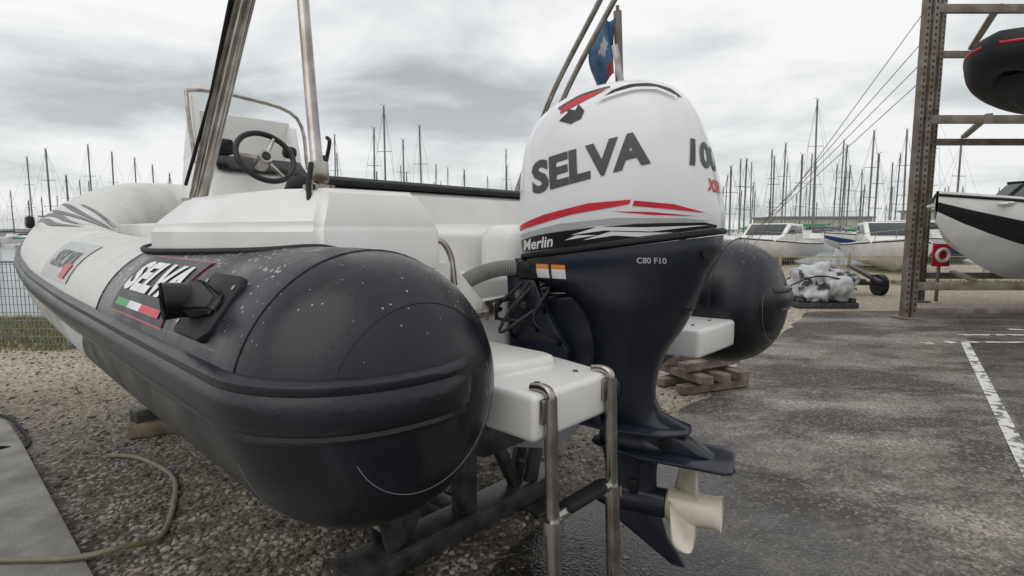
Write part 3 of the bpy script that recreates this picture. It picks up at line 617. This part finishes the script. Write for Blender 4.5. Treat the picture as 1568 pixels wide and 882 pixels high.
pipe('rigging_hose',hp,.03,M['corr'],mo,seg=14,rfun=corr)
pipe('rigging_hose_clamp',[(.29,.09,1.326),(.34,.125,1.326)],.034,M['blackp'],mo,seg=16)
box('rigging_boot',(.28,.12,1.322),(.10,.07,.07),M['blackp'],mo,bev=.02)
for k,(a,b,c) in enumerate([((.30,.16,1.28),(.38,.22,1.17),(.25,.17,1.14)),((.28,.15,1.28),(.34,.25,1.12),(.22,.16,1.20)),((.26,.16,1.27),(.30,.22,1.20),(.34,.16,1.10)),((.20,.16,1.26),(.24,.2,1.16),(.16,.15,1.08))]):
    pipe('rigging_cable',[a,b,c,(.3,.05,1.05)],.006,M['blackp'],mo,seg=8,smooth=7)
pipe('steering_link',[(.36,.30,1.22),(.36,.02,1.22),(.2,.0,1.23)],.010,M['steel'],mo)
pipe('steering_ram',[(.40,.32,1.18),(.40,-.3,1.18)],.016,M['steel'],mo)
box('steering_bracket',(.37,.26,1.19),(.05,.03,.06),M['steel'],mo,bev=.006)
for s in (1,-1):
    u=(-1,0,0); d=(0,-s,0); vz=(0,0,1); k=1
    if s<0: u=(1,0,0); k=-1
    decal('cowl_lettering',textmesh('SELVA',.104,.045,.12,w=.385,rot=R(12*k)),(.065,s*.2,1.658),u,vz,d,cb_,.0025,M['grey'],mo)
    def dk(name,polys,m,off=.002):
        polys=[[(k*p[0],p[1]) for p in q] for q in polys]
        decal(name,polys,(0,s*.2,0),u,vz,d,cb_,off,m,mo)
    dk('red_stripe',[[(-.325,1.468),(-.20,1.505),(-.05,1.537),(.08,1.545),(.075,1.532),(.0,1.520),(-.1,1.505),(-.25,1.468),(-.325,1.452)],
                     [(.09,1.542),(.20,1.530),(.285,1.505),(.18,1.517),(.085,1.527)],[(.02,1.512),(.14,1.508),(.27,1.495),(.14,1.500)]],M['red'])
    dk('grey_stripe',[[(-.325,1.438),(-.15,1.475),(.03,1.492),(.23,1.490),(.30,1.482),(.20,1.478),(-.02,1.472),(-.325,1.425)]],M['lgrey'])
    dk('black_stripe',[[(-.335,1.376),(-.335,1.418),(-.2,1.444),(-.05,1.463),(.1,1.474),(.28,1.478),(.31,1.470),(.31,1.462),(.10,1.433),(-.1,1.405)]],M['blackv'])
    dk('white_flames',[[(-.11,1.440),(.0,1.455),(.14,1.452),(.29,1.470),(.12,1.464),(-.02,1.466)],[(-.07,1.425),(.03,1.440),(.10,1.436),(.2,1.449),(.12,1.449),(.02,1.452)],[(-.13,1.424),(-.09,1.44),(-.02,1.441)]],M['whitev'],.004)
    decal('script_lettering',textmesh('Merlin',.036,.02,.35,w=.13,rot=R(8*k)),(.235,s*.2,1.413),u,vz,d,cb_,.004,M['whitev'],mo)
    tn=Vector((-.12,.86*s,.50)).normalized(); tu=(Vector((-1,0,0))-tn*Vector((-1,0,0)).dot(tn)).normalized(); tv=tn.cross(tu)
    if tv.z<0: tv=-tv
    def dt(name,polys,m,off=.0025,o=(.075,.15*s,1.832)): decal(name,polys,o,tu,tv,-tn,cb_,off,m,mo,.01)
    dt('top_black_graphic',[[(-.085,-.050),(-.06,-.028),(-.065,-.012),(-.035,-.024),(-.028,-.002),(-.005,-.030),(-.012,-.055),(-.045,-.068)]],M['blackv'])
    dt('top_red_graphic',[[(-.09,-.004),(-.03,.030),(.055,.052),(.02,.026),(-.03,.000),(-.085,-.026)]],M['red'])
    dt('top_grey_graphic',[[(-.10,.006),(-.03,.046),(.06,.068),(.06,.059),(-.02,.036),(-.095,-.004)]],M['grey'])
    dt('air_intake',[[(.04,.004),(.09,.024),(.14,.040),(.20,.046),(.25,.036),(.275,.046),(.24,.068),(.18,.076),(.12,.066),(.07,.040)]],M['blackp'])
    dt('intake_lip',[[(.03,-.008),(.09,.012),(.14,.028),(.20,.034),(.26,.020),(.258,.030),(.20,.046),(.14,.040),(.09,.024),(.04,.004)]],M['cowl'],.009)
nn=Vector((-.80,.60,0)).normalized(); uu=Vector((-.60,-.80,0)).normalized()
decal('power_lettering',textmesh('100',.082,.035,.1,w=.145,rot=R(-6)),Vector((-.30,.125,1.675)),uu,(0,0,1),-nn,cb_,.003,M['grey'],mo)
decal('power_lettering_red',textmesh('XSR',.038,.03,.1,w=.08,rot=R(-6)),Vector((-.315,.11,1.585)),uu,(0,0,1),-nn,cb_,.003,M['red'],mo)
decal('warning_sticker_orange',[[(0,.03),(.05,.03),(.05,.045),(0,.045)],[(.06,.03),(.11,.03),(.11,.045),(.06,.045)]],(.24,.2,1.30),(-1,0,0),(0,0,1),(0,-1,0),lb,.002,M['orange'],mo)
decal('warning_sticker_white',[[(0,0),(.05,0),(.05,.03),(0,.03)],[(.06,0),(.11,0),(.11,.03),(.06,.03)]],(.24,.2,1.30),(-1,0,0),(0,0,1),(0,-1,0),lb,.002,M['whitev'],mo)
decal('engine_number',textmesh('C80 F10',.018,.02,0,w=.085),(-.14,.2,1.365),(-1,0,0),(0,0,1),(0,-1,0),lb,.002,M['lgrey'],mo)
decal('latch',[[(-.012,-.01),(.012,-.01),(.012,.01),(-.012,.01)]],(-.23,.2,1.20),(-1,0,0),(0,0,1),(0,-1,0),lb,.004,M['blackp'],mo)
pipe('pilot_hole',[(-.28,.13,1.385),(-.29,.15,1.385)],.012,M['blackp'],mo)
# ---------------------------------------------------------------- cradle
cr=empty('boat_cradle',BL,BR)
box('ground_beam',(.86,0,.08),(.10,1.3,.10),M['cradle'],cr,bev=.008)
box('ground_beam_flange',(.86,0,.145),(.15,1.3,.012),M['cradle'],cr,bev=.003)
for s in (1,-1):
    y=s*.47
    for dx in (-.05,.05): box('cradle_post',(.86+dx,y,.38),(.03,.09,.46),M['cradle'],cr,rot=(R(-14*s),0,0),bev=.004)
    for z in (.25,.38,.5): box('cradle_post_web',(.86,y-s*(z-.38)*-.2,z),(.08,.07,.02),M['galv'],cr,bev=.003)
    box('cradle_foot',(.86,y,.012),(.30,.2,.02),M['cradle'],cr,bev=.004)
    box('cradle_brace',(.86,s*.24,.36),(.05,.06,.50),M['cradle'],cr,rot=(R(28*s),0,0),bev=.006)
    box('cradle_runner',(1.4,s*.42,.63),(1.8,.12,.07),M['wood'],cr,rot=(R(14*s),0,0),bev=.008)
box('cradle_spine',(2.3,0,.08),(2.8,.12,.1),M['cradle'],cr,bev=.008)
box('keel_post',(.86,0,.36),(.08,.10,.44),M['cradle'],cr,bev=.01)
box('keel_pad',(.86,0,.59),(.20,.16,.03),M['blackm'],cr,bev=.01)
box('front_cradle_beam',(3.65,.05,.10),(.14,1.4,.16),M['cradle'],cr,rot=(0,0,R(6)),bev=.01)
box('front_cradle_block',(3.45,.55,.05),(.5,.12,.09),M['wood'],cr,rot=(0,0,R(70)),bev=.01)
box('front_cradle_post',(3.65,0,.5),(.14,.5,.5),M['cradle'],cr,bev=.01)
# ---------------------------------------------------------------- timber stack
ts=empty('timber_stack',(1.78,5.0,0),(0,0,R(25)))
for i,(x,y,z,l,rz) in enumerate([(0,-.15,.05,.75,0),(0,.2,.05,.75,3),(.0,0,.15,.6,90),(.22,0,.15,.6,86),(-.2,0,.15,.6,92),(0,-.1,.25,.7,4),(.05,.15,.25,.7,-3),(0,0,.35,.5,85)]):
    box('timber_%d'%i,(x,y,z),(l,.11,.07),M['wood'],ts,rot=(0,0,R(rz+random.uniform(-6,6))),bev=.004,seg=1)
# ---------------------------------------------------------------- hoses
pipe('garden_hose',[(-2.60,3.36,.02),(-2.45,3.36,.016),(-2.28,3.28,.014),(-1.99,3.06,.014),(-1.78,2.72,.014),(-1.66,2.42,.02),(-1.70,2.25,.08),(-1.85,2.17,.078),(-2.2,2.15,.078),(-2.6,2.1,.078)],.013,M['hose'],seg=10,smooth=10)
pipe('black_cable',[(-4.2,4.1,.075),(-3.75,3.92,.075),(-3.40,3.68,.02),(-3.26,3.5,.015),(-3.3,3.36,.072),(-3.45,3.26,.075),(-3.8,3.2,.075)],.012,M['blackm'],seg=10,smooth=10)
# ---------------------------------------------------------------- fences
def fence(name,x0,y0,x1,y1,h,m,dx=.05,dz=.1,post=2.5):
    V=[];F=[]; a=Vector((x0,y0,0));b=Vector((x1,y1,0)); Ln=(b-a).length; d=(b-a)/Ln; nrm=Vector((-d.y,d.x,0))
    def bar(p,q,r):
        t=(q-p).normalized(); s=t.cross(nrm).normalized()*r; k=nrm*r; n=len(V)
        for c in (p,q): V.extend([c+s+k,c-s+k,c-s-k,c+s-k])
        for i in range(4): F.append((n+i,n+(i+1)%4,n+4+(i+1)%4,n+4+i))
    z=Vector((0,0,1)); k=0
    while k<=Ln: bar(a+d*k+z*.05,a+d*k+z*h,.003); k+=dx
    k=.05
    while k<=h: bar(a+z*k,b+z*k,.003); k+=dz
    bar(a+z*h,b+z*h,.012)
    k=0
    while k<=Ln: bar(a+d*k,a+d*k+z*(h+.1),.03); k+=post
    return mk(name,V,F,m)
M['gfence']=mat('grey_fence_wire',(.25,.27,.30),(.16,.17,.19),rough=.6,scale=3)
M['yfence']=mat('yellowed_fence',(.42,.40,.24),(.28,.26,.16),rough=.8,scale=3)
fence('wire_fence',-13,6.9,-2.5,6.6,1.08,M['gfence'])
fence('wire_fence',3.5,15,16,15.6,.75,M['yfence'],.07,.12,2.0)
def grass(name,x0,x1,y0,y1,n,h):
    V=[];F=[]
    for i in range(n):
        x=random.uniform(x0,x1);y=random.uniform(y0,y1);hh=h*random.uniform(.3,1);a=random.random()*3.14;dx=.006*math.cos(a);dy=.006*math.sin(a);k=len(V)
        lx=random.uniform(-.5,.5)*hh;ly=random.uniform(-.5,.5)*hh
        V+= [(x-dx,y-dy,0),(x+dx,y+dy,0),(x+lx,y+ly,hh)];F.append((k,k+1,k+2))
    return mk(name,V,F,M['grass'])
grass('dry_grass',-12,-2.5,6.5,9.0,24000,.13)
grass('dry_grass',3.5,16,14.6,15.8,5000,.15)
# ---------------------------------------------------------------- flag + pole
fp=empty('flagpole',(1.19,6.2,0))
pipe('pole',[(.12,0,0),(.04,0,2.2),(-.04,0,3.84)],.045,M['galv'],fp)
pipe('pole_finial',[(-.04,0,3.84),(-.042,0,3.90)],.02,M['galv'],fp)
V=[];F=[];n=18
for i in range(n):
    for j in range(n):
        u=i/(n-1);v=j/(n-1); x=-.07-.28*u*(.8+.2*math.sin(v*5)); z=3.76-.60*v-.35*u*u*(.5+.5*v); y=-.05+.10*math.sin(u*8+v*3)
        V.append((x,y,z))
for i in range(n-1):
    for j in range(n-1): a=i*n+j;F.append((a,a+1,a+n+1,a+n))
o=mk('flag',V,F,[mat('flag_blue',(.09,.18,.30),(.04,.09,.17),rough=.8,scale=6),mat('flag_red',(.30,.04,.05),rough=.8),M['lgrey']],fp,80)
for p in o.data.polygons:
    j=p.index%(n-1);i=p.index//(n-1)
    p.material_index=1 if j>12 and i<8 else (2 if (i-8)**2+(j-7)**2<5 else 0)
# ---------------------------------------------------------------- dry rack
rk=empty('boat_storage_rack',(0,0,0))
def column(x,y,h,nm):
    for dx in (-.065,.065):
        box(nm,(x+dx,y,h/2),(.075,.12,h),M['galv'],rk,bev=.004)
    V=[];F=[];z=.15
    while z<h:
        for dx in (-.065,.065):
            k=len(V);c=x+dx;yy=y-.0625
            V+=[(c-.014,yy,z-.02),(c+.014,yy,z-.02),(c+.014,yy,z+.02),(c-.014,yy,z+.02)];F.append((k,k+1,k+2,k+3))
        z+=.10
    mk(nm+'_holes',V,F,M['blackm'],rk)
    box(nm+'_foot',(x,y,.02),(.34,.28,.03),M['galv'],rk,bev=.004)
    z=.3
    while z<h: box(nm+'_lacing',(x,y+.0,z),(.055,.05,.03),M['galv'],rk,bev=.003); z+=.5
column(6.62,9.0,7.5,'column'); column(8.42,11.2,7.5,'column')
column(12.2,9.0,7.5,'column'); column(13.4,11.2,7.5,'column')
for z in (4.95,3.25,.55):
    box('front_beam',(9.45,8.98,z),(5.5,.07,.13),M['galv'],rk,bev=.006)
    box('back_beam',(10.9,11.2,z),(5.0,.07,.13),M['galv'],rk,bev=.006)
    for x in (8.4,9.7,11.0): box('cross_bearer',(x,10.1,z+.09),(.10,2.4,.06),M['galv'],rk,rot=(0,0,R(-32)),bev=.006)
    box('side_tie',(7.5,10.1,z),(.06,2.75,.09),M['galv'],rk,rot=(0,0,R(-39)),bev=.006)
box('front_beam_low',(9.45,8.98,.14),(5.5,.07,.09),M['galv'],rk,bev=.006)
for i,(a,b) in enumerate([((6.65,9.0,5.1),(5.2,13.0,.3)),((6.65,9.0,4.6),(4.8,12.9,.3)),((6.7,9.0,4.3),(4.9,13.6,.3)),((6.6,9.0,3.9),(5.0,14.0,.3))]):
    pipe('guy_wire',[a,b],.006,M['galv'],rk,seg=6)
# ---------------------------------------------------------------- boats
def motorboat(name,loc,rot,Ln=5.5,B=2.1,H=1.1,stripe=None,cabin=True):
    e=empty(name,loc,rot); n=16;st=[]
    for i in range(n):
        f=i/(n-1);x=Ln*(f-.5);hb=B/2*(1-max(0,f-.45)**2.3/.253); hb=max(hb,.02);zt=H*(.88+.25*f*f);kz=.0+.75*H*max(0,f-.55)**2/.2025
        fl=.82-.25*max(0,f-.5)
        kz=min(kz,zt-.1); ch=kz+(zt-kz)*.35
        st.append([(x,hb,zt),(x,hb*1.02,zt-.06),(x,hb*.97,zt-.35*(zt-kz)),(x,hb*fl,ch),(x,0,kz),(x,-hb*fl,ch),(x,-hb*.97,zt-.35*(zt-kz)),(x,-hb*1.02,zt-.06),(x,-hb,zt)])
    V=[p for s in st for p in s];F=[];w_=9
    for i in range(n-1):
        for k in range(w_-1): a=i*w_+k;F.append((a,a+1,a+w_+1,a+w_))
    F.append(tuple(range(w_)));
    for i in range(n-1): F.append((i*w_,i*w_+w_-1,(i+1)*w_+w_-1,(i+1)*w_))
    o=mk('hull',V,F,[M['gel'],stripe or M['gel']],e,30)
    if stripe:
        for p in o.data.polygons:
            if len(p.vertices)==4 and p.index<(n-1)*8 and p.index%8 in (2,5): p.material_index=1
    pipe('rub_strip',[s[1] for s in st],.025,M['blackm'],e,seg=6); pipe('rub_strip',[s[7] for s in st],.025,M['blackm'],e,seg=6)
    top=H*.95
    if cabin:
        prism('cabin',[(-.25*Ln,top),(-.22*Ln,top+.75),(.02*Ln,top+.78),(.14*Ln,top+.25),(.30*Ln,top+.06),(.30*Ln,top)],-B*.36,B*.36,'y',M['gel'],e,bev=.05,seg=3)
        prism('cabin_glass',[(-.20*Ln,top+.35),(-.19*Ln,top+.65),(.01*Ln,top+.68),(.10*Ln,top+.32)],-B*.366,B*.366,'y',M['glass'],e,bev=.01)
        prism('windscreen_glass',[(.025*Ln,top+.72),(.035*Ln,top+.74),(.14*Ln,top+.30),(.13*Ln,top+.27)],-B*.30,B*.30,'y',M['glass'],e,bev=.005)
    else:
        prism('foredeck',[(-.05*Ln,top),(-.03*Ln,top+.16),(.15*Ln,top+.14),(.38*Ln,top+.05),(.38*Ln,top)],-B*.28,B*.28,'y',M['gel'],e,bev=.03,seg=3)
        prism('windscreen_glass',[(-.10*Ln,top+.50),(-.085*Ln,top+.51),(.03*Ln,top+.12),(.015*Ln,top+.10)],-B*.36,B*.36,'y',M['glass'],e,bev=.005)
        pipe('windscreen_frame',[(-.22*Ln,B*.40,top+.1),(-.20*Ln,B*.38,top+.48),(-.09*Ln,B*.37,top+.52),(-.09*Ln,-B*.37,top+.52),(-.20*Ln,-B*.38,top+.48),(-.22*Ln,-B*.4,top+.1)],.02,M['blackm'],e)
        pipe('windscreen_frame_lower',[(-.09*Ln,B*.37,top+.50),(.02*Ln,B*.33,top+.1)],.018,M['steel'],e)
        box('cockpit_seat',(-.25*Ln,0,top+.15),(.5,B*.6,.4),M['gel'],e,bev=.05)
    r=[(x,y*.9,z+.3) for (x,y,z) in [s[0] for s in st[8:]]]+[(x,y*.9,z+.3) for (x,y,z) in [s[8] for s in st[8:]][::-1]]
    if cabin:
        pipe('pulpit_rail',r,.012,M['steel'],e,seg=6)
        for s in st[8::2]:
            for k in (0,8): x,y,z=s[k]; pipe('stanchion',[(x,y*.97,z),(x,y*.9,z+.3)],.010,M['steel'],e,seg=6)
    return e
motorboat('motorboat',(9.25,9.6,.62),(0,0,R(200)),5.4,2.1,1.30,M['blackv'],False)
motorboat('motorboat',(14.2,20.5,.0),(0,0,R(245)),6.5,2.5,1.1,None,True)
motorboat('motorboat',(11.6,24.5,.0),(0,0,R(225)),6.5,2.5,1.1,None,True)
motorboat('motorboat',(19,27,.0),(0,0,R(190)),8,2.8,1.3,M['blue'],True)
rb=empty('inflatable_boat',(9.95,9.6,3.90),(0,0,R(196))); rb.scale=(1.3,1.3,1.3)
ct=[(-1.9,.62,.0),(-.9,.62,.0),(.3,.62,.03),(1.1,.5,.14),(1.6,.22,.28),(1.72,0,.32)]
Pp=catmull(ct,8); full=Pp+[Vector((p.x,-p.y,p.z)) for p in Pp[-2::-1]]
full=[Vector((-2.25,.62,0)),Vector((-2.1,.62,0))]+full+[Vector((-2.1,-.62,0)),Vector((-2.25,-.62,0))]
pipe('buoyancy_tube',full,.24,M['blackm'],rb,seg=28,rfun=lambda i,k:.05 if i in(0,k-1) else (.19 if i in (1,k-2) else .24))
for s in (1,-1):
    pl=[]
    for i,p in enumerate(Pp):
        t=(Pp[min(i+1,len(Pp)-1)]-Pp[max(i-1,0)]).normalized(); q=Vector((-t.y,t.x,0)).normalized()
        if q.y<0 or (abs(q.y)<.1 and q.x<0): q=-q
        w2=p+q*.235+Vector((0,0,.05)); pl.append((w2.x,s*w2.y,w2.z))
    pipe('rub_rail_red',pl,.018,M['red'],rb,seg=8)
prism('hull',[(-1.9,-.1),(-1.9,-.35),(.6,-.35),(1.4,-.05),(1.5,.1)],-.35,.35,'y',M['blackm'],rb,bev=.08,seg=3)
bm=bmesh.new(); bmesh.ops.create_icosphere(bm,subdivisions=4,radius=1)
for v in bm.verts:
    p=v.co; k=1+noise.noise(p*2.3)*.15; v.co=Vector((p.x*1.05*k+.75,p.y*.62*k,max(-.05,p.z*.40*k)+.26))
from_bm('deck_cover',bm,M['gel'],rb,60)
box('console',(-.3,0,.55),(.5,.5,.6),M['gel'],rb,bev=.06,seg=3)
pipe('roll_bar',[(-1.2,.5,.2),(-1.25,.45,1.2),(-1.25,-.45,1.2),(-1.2,-.5,.2)],.025,M['steel'],rb)
lr=empty('lifebuoy',(8.72,11.0,.98))
box('board',(0,.05,0),(.36,.03,.46),M['red'],lr,bev=.01)
pipe('ring',[(.12*math.cos(a),0,.12*math.sin(a)) for a in [2*math.pi*i/24 for i in range(25)]],.035,M['whitev'],lr,seg=10,cap=False)
box('support',(0,.09,-.42),(.05,.05,1.06),M['galv'],lr)
th_=empty('tarpaulin_covered_engine',(6.0,10.6,0))
bm=bmesh.new(); bmesh.ops.create_icosphere(bm,subdivisions=5,radius=1)
for v in bm.verts:
    p=v.co; n_=noise.noise(p*1.7+Vector((5,2,0)))*.5+abs(noise.noise(Vector((p.x*3.2,p.y*3.2,p.z*1.6))+Vector((3,1,2))))*.5
    k=1+n_; v.co=Vector((p.x*.50*k,p.y*.45*k,max(-.30,p.z*.40*k)+.42))
from_bm('tarpaulin',bm,M['tarp'],th_,70)
pipe('tie_rope',[(-.62,-.1,.4),(-.3,-.45,.62),(.2,-.52,.55),(.6,-.25,.35)],.014,M['blackm'],th_,smooth=5)
box('pallet',(0,0,.06),(1.15,.8,.10),M['cradle'],th_,bev=.01)
for x in (-.5,0,.5): box('pallet_leg',(x,-.3,.14),(.1,.1,.1),M['cradle'],th_)
tr=empty('boat_trailer',(8.0,12.4,0))
box('axle',(0,0,.28),(.9,.08,.08),M['cradle'],tr); box('drawbar',(0,.6,.34),(.10,1.4,.08),M['cradle'],tr)
for x in (-.42,.42):
    pipe('wheel',[(x-.07,0,.24),(x+.07,0,.24)],.24,M['blackm'],tr,seg=24); box('bunk',(x*.6,.3,.48),(.1,1.2,.08),M['cradle'],tr,rot=(R(15),0,0)); box('bunk_post',(x*.6,0,.38),(.06,.06,.2),M['cradle'],tr)
# ---------------------------------------------------------------- sailboats
def sail_mesh(h,Ln,cov):
    V=[];F=[];mi=[]
    def tubeseg(p,q,r,s=6,m=0):
        p=Vector(p);q=Vector(q);t=(q-p).normalized();a=Vector((0,1,0)) if abs(t.y)<.9 else Vector((1,0,0));u=t.cross(a).normalized();v=t.cross(u);n=len(V)
        for c in (p,q):
            for k in range(s): an=6.2832*k/s;V.append(c+u*math.cos(an)*r+v*math.sin(an)*r)
        for k in range(s): F.append((n+k,n+(k+1)%s,n+s+(k+1)%s,n+s+k));mi.append(m)
    n=10
    for i in range(n):
        f=i/(n-1);x=Ln*(f-.5);hb=Ln*.15*math.sin(math.pi*(.22+.78*f))**.7 if f<.999 else .02;zt=1.0+.25*f*f
        V+= [(x,hb,zt),(x,hb*.8,.1),(x,-hb*.8,.1),(x,-hb,zt)]
    for i in range(n-1):
        for k in range(4): a=i*4+k;b=i*4+(k+1)%4;F.append((a,b,b+4,a+4));mi.append(1)
    F.append((0,1,2,3));mi.append(1)
    k=len(V); 
    for z,s in ((1.0,1),(1.45,.75)):
        for x,y in ((-Ln*.1,Ln*.10),(Ln*.22,Ln*.06),(Ln*.22,-Ln*.06),(-Ln*.1,-Ln*.10)): V.append((x*s,y*s,z+.1))
    for a in range(4): F.append((k+a,k+(a+1)%4,k+4+(a+1)%4,k+4+a));mi.append(1)
    F.append((k+4,k+5,k+6,k+7));mi.append(1)
    tubeseg((.05*Ln,0,1),(.05*Ln,0,h),.08,8,0)
    for z in (h*.45,h*.7): tubeseg((.05*Ln,-.65,z),(.05*Ln,.65,z),.025,5,0)
    tubeseg((.05*Ln,0,2.0),(-.38*Ln,0,1.95),.13,8,2)
    for q in ((Ln*.49,0,1.3),(-Ln*.49,0,1.1)): tubeseg((.05*Ln,0,h-.1),q,.010,4,0)
    for y in (.65,-.65): tubeseg((.05*Ln,0,h-.2),(.05*Ln,y,h*.7),.01,4,0);tubeseg((.05*Ln,y,h*.7),(.05*Ln,y*1.6,1.2),.01,4,0)
    tubeseg((.05*Ln,-.2,h+.02),(.05*Ln,.25,h+.15),.02,4,0)
    me=bpy.data.meshes.new('sailboat'); me.from_pydata([tuple(v) for v in V],[],F)
    for m in (M['mast'],M['gel'],cov): me.materials.append(m)
    me.polygons.foreach_set('material_index',mi); me.update(); return me
SM=[sail_mesh(h,l,c) for h,l,c in ((9,7.5,M['blue']),(10.5,8.5,M['lgrey']),(11.5,9.5,M['blue']),(12.5,10.5,M['grey']),(8,7,M['green']))]
for row,Y in enumerate((50,60,72,88,110)):
    x=-1.15*Y
    while x<1.0*Y:
        a=x/Y; right=.33<a<.72
        x+=random.uniform(2.4,4.8)*(1+row*.12)*(.75 if right else 1); a=x/Y
        if -.32<a<.0 and random.random()<.15: continue
        if .0<a<.30: continue
        if a>.74 and random.random()<.4: continue
        me=random.choice(SM)
        o=bpy.data.objects.new('sailboat',me); scene.collection.objects.link(o)
        o.location=(x,Y+random.uniform(-3,3),-.3); o.rotation_euler=(R(random.uniform(-1,1)),R(random.uniform(-1,1)),R(random.choice((90,270,80,100))+random.uniform(-12,12)))
        s=random.uniform(.75,1.1)*(1.25 if right and random.random()<.5 else 1)*(.9 if a<-.55 else 1); o.scale=(s,s,s*random.uniform(.85,1.1))
o=bpy.data.objects.new('sailboat',SM[3]); scene.collection.objects.link(o); o.location=(-9.8,42,-.3); o.rotation_euler=(0,0,R(84)); o.scale=(.9,.9,.9)
V=[];F=[];n=80
for i in range(n):
    x=-260+520*i/(n-1);h=2.2+noise.noise(Vector((i*.4,0,0)))*1.2
    V+=[(x,150,0),(x,154,h),(x,160,h),(x,166,0)]
for i in range(n-1):
    for k in range(3): a=i*4+k;F.append((a,a+1,a+5,a+4))
mk('breakwater',V,F,mat('breakwater_rock',(.26,.25,.24),(.17,.165,.16),rough=.9,scale=.6))
def building(loc,W,D,H,fl):
    e=empty('harbour_building',loc); box('walls',(0,0,H/2),(W,D,H),M['beige'],e,bev=0); box('roof',(0,0,H+.2),(W+1,D+1,.4),M['roof'],e,bev=0)
    for f in range(fl):
        z=H*(f+.5)/fl;k=-W/2+1.5
        while k<W/2-1: box('window',(k,-D/2-.0,z),(1.3,.12,1.0),M['glass'],e,bev=0); k+=random.choice((3,3,4.5,6))
building((72,132,0),22,12,4.6,1); building((104,128,0),18,12,6.2,2); building((-95,140,0),40,12,5,2)
print('OK built')
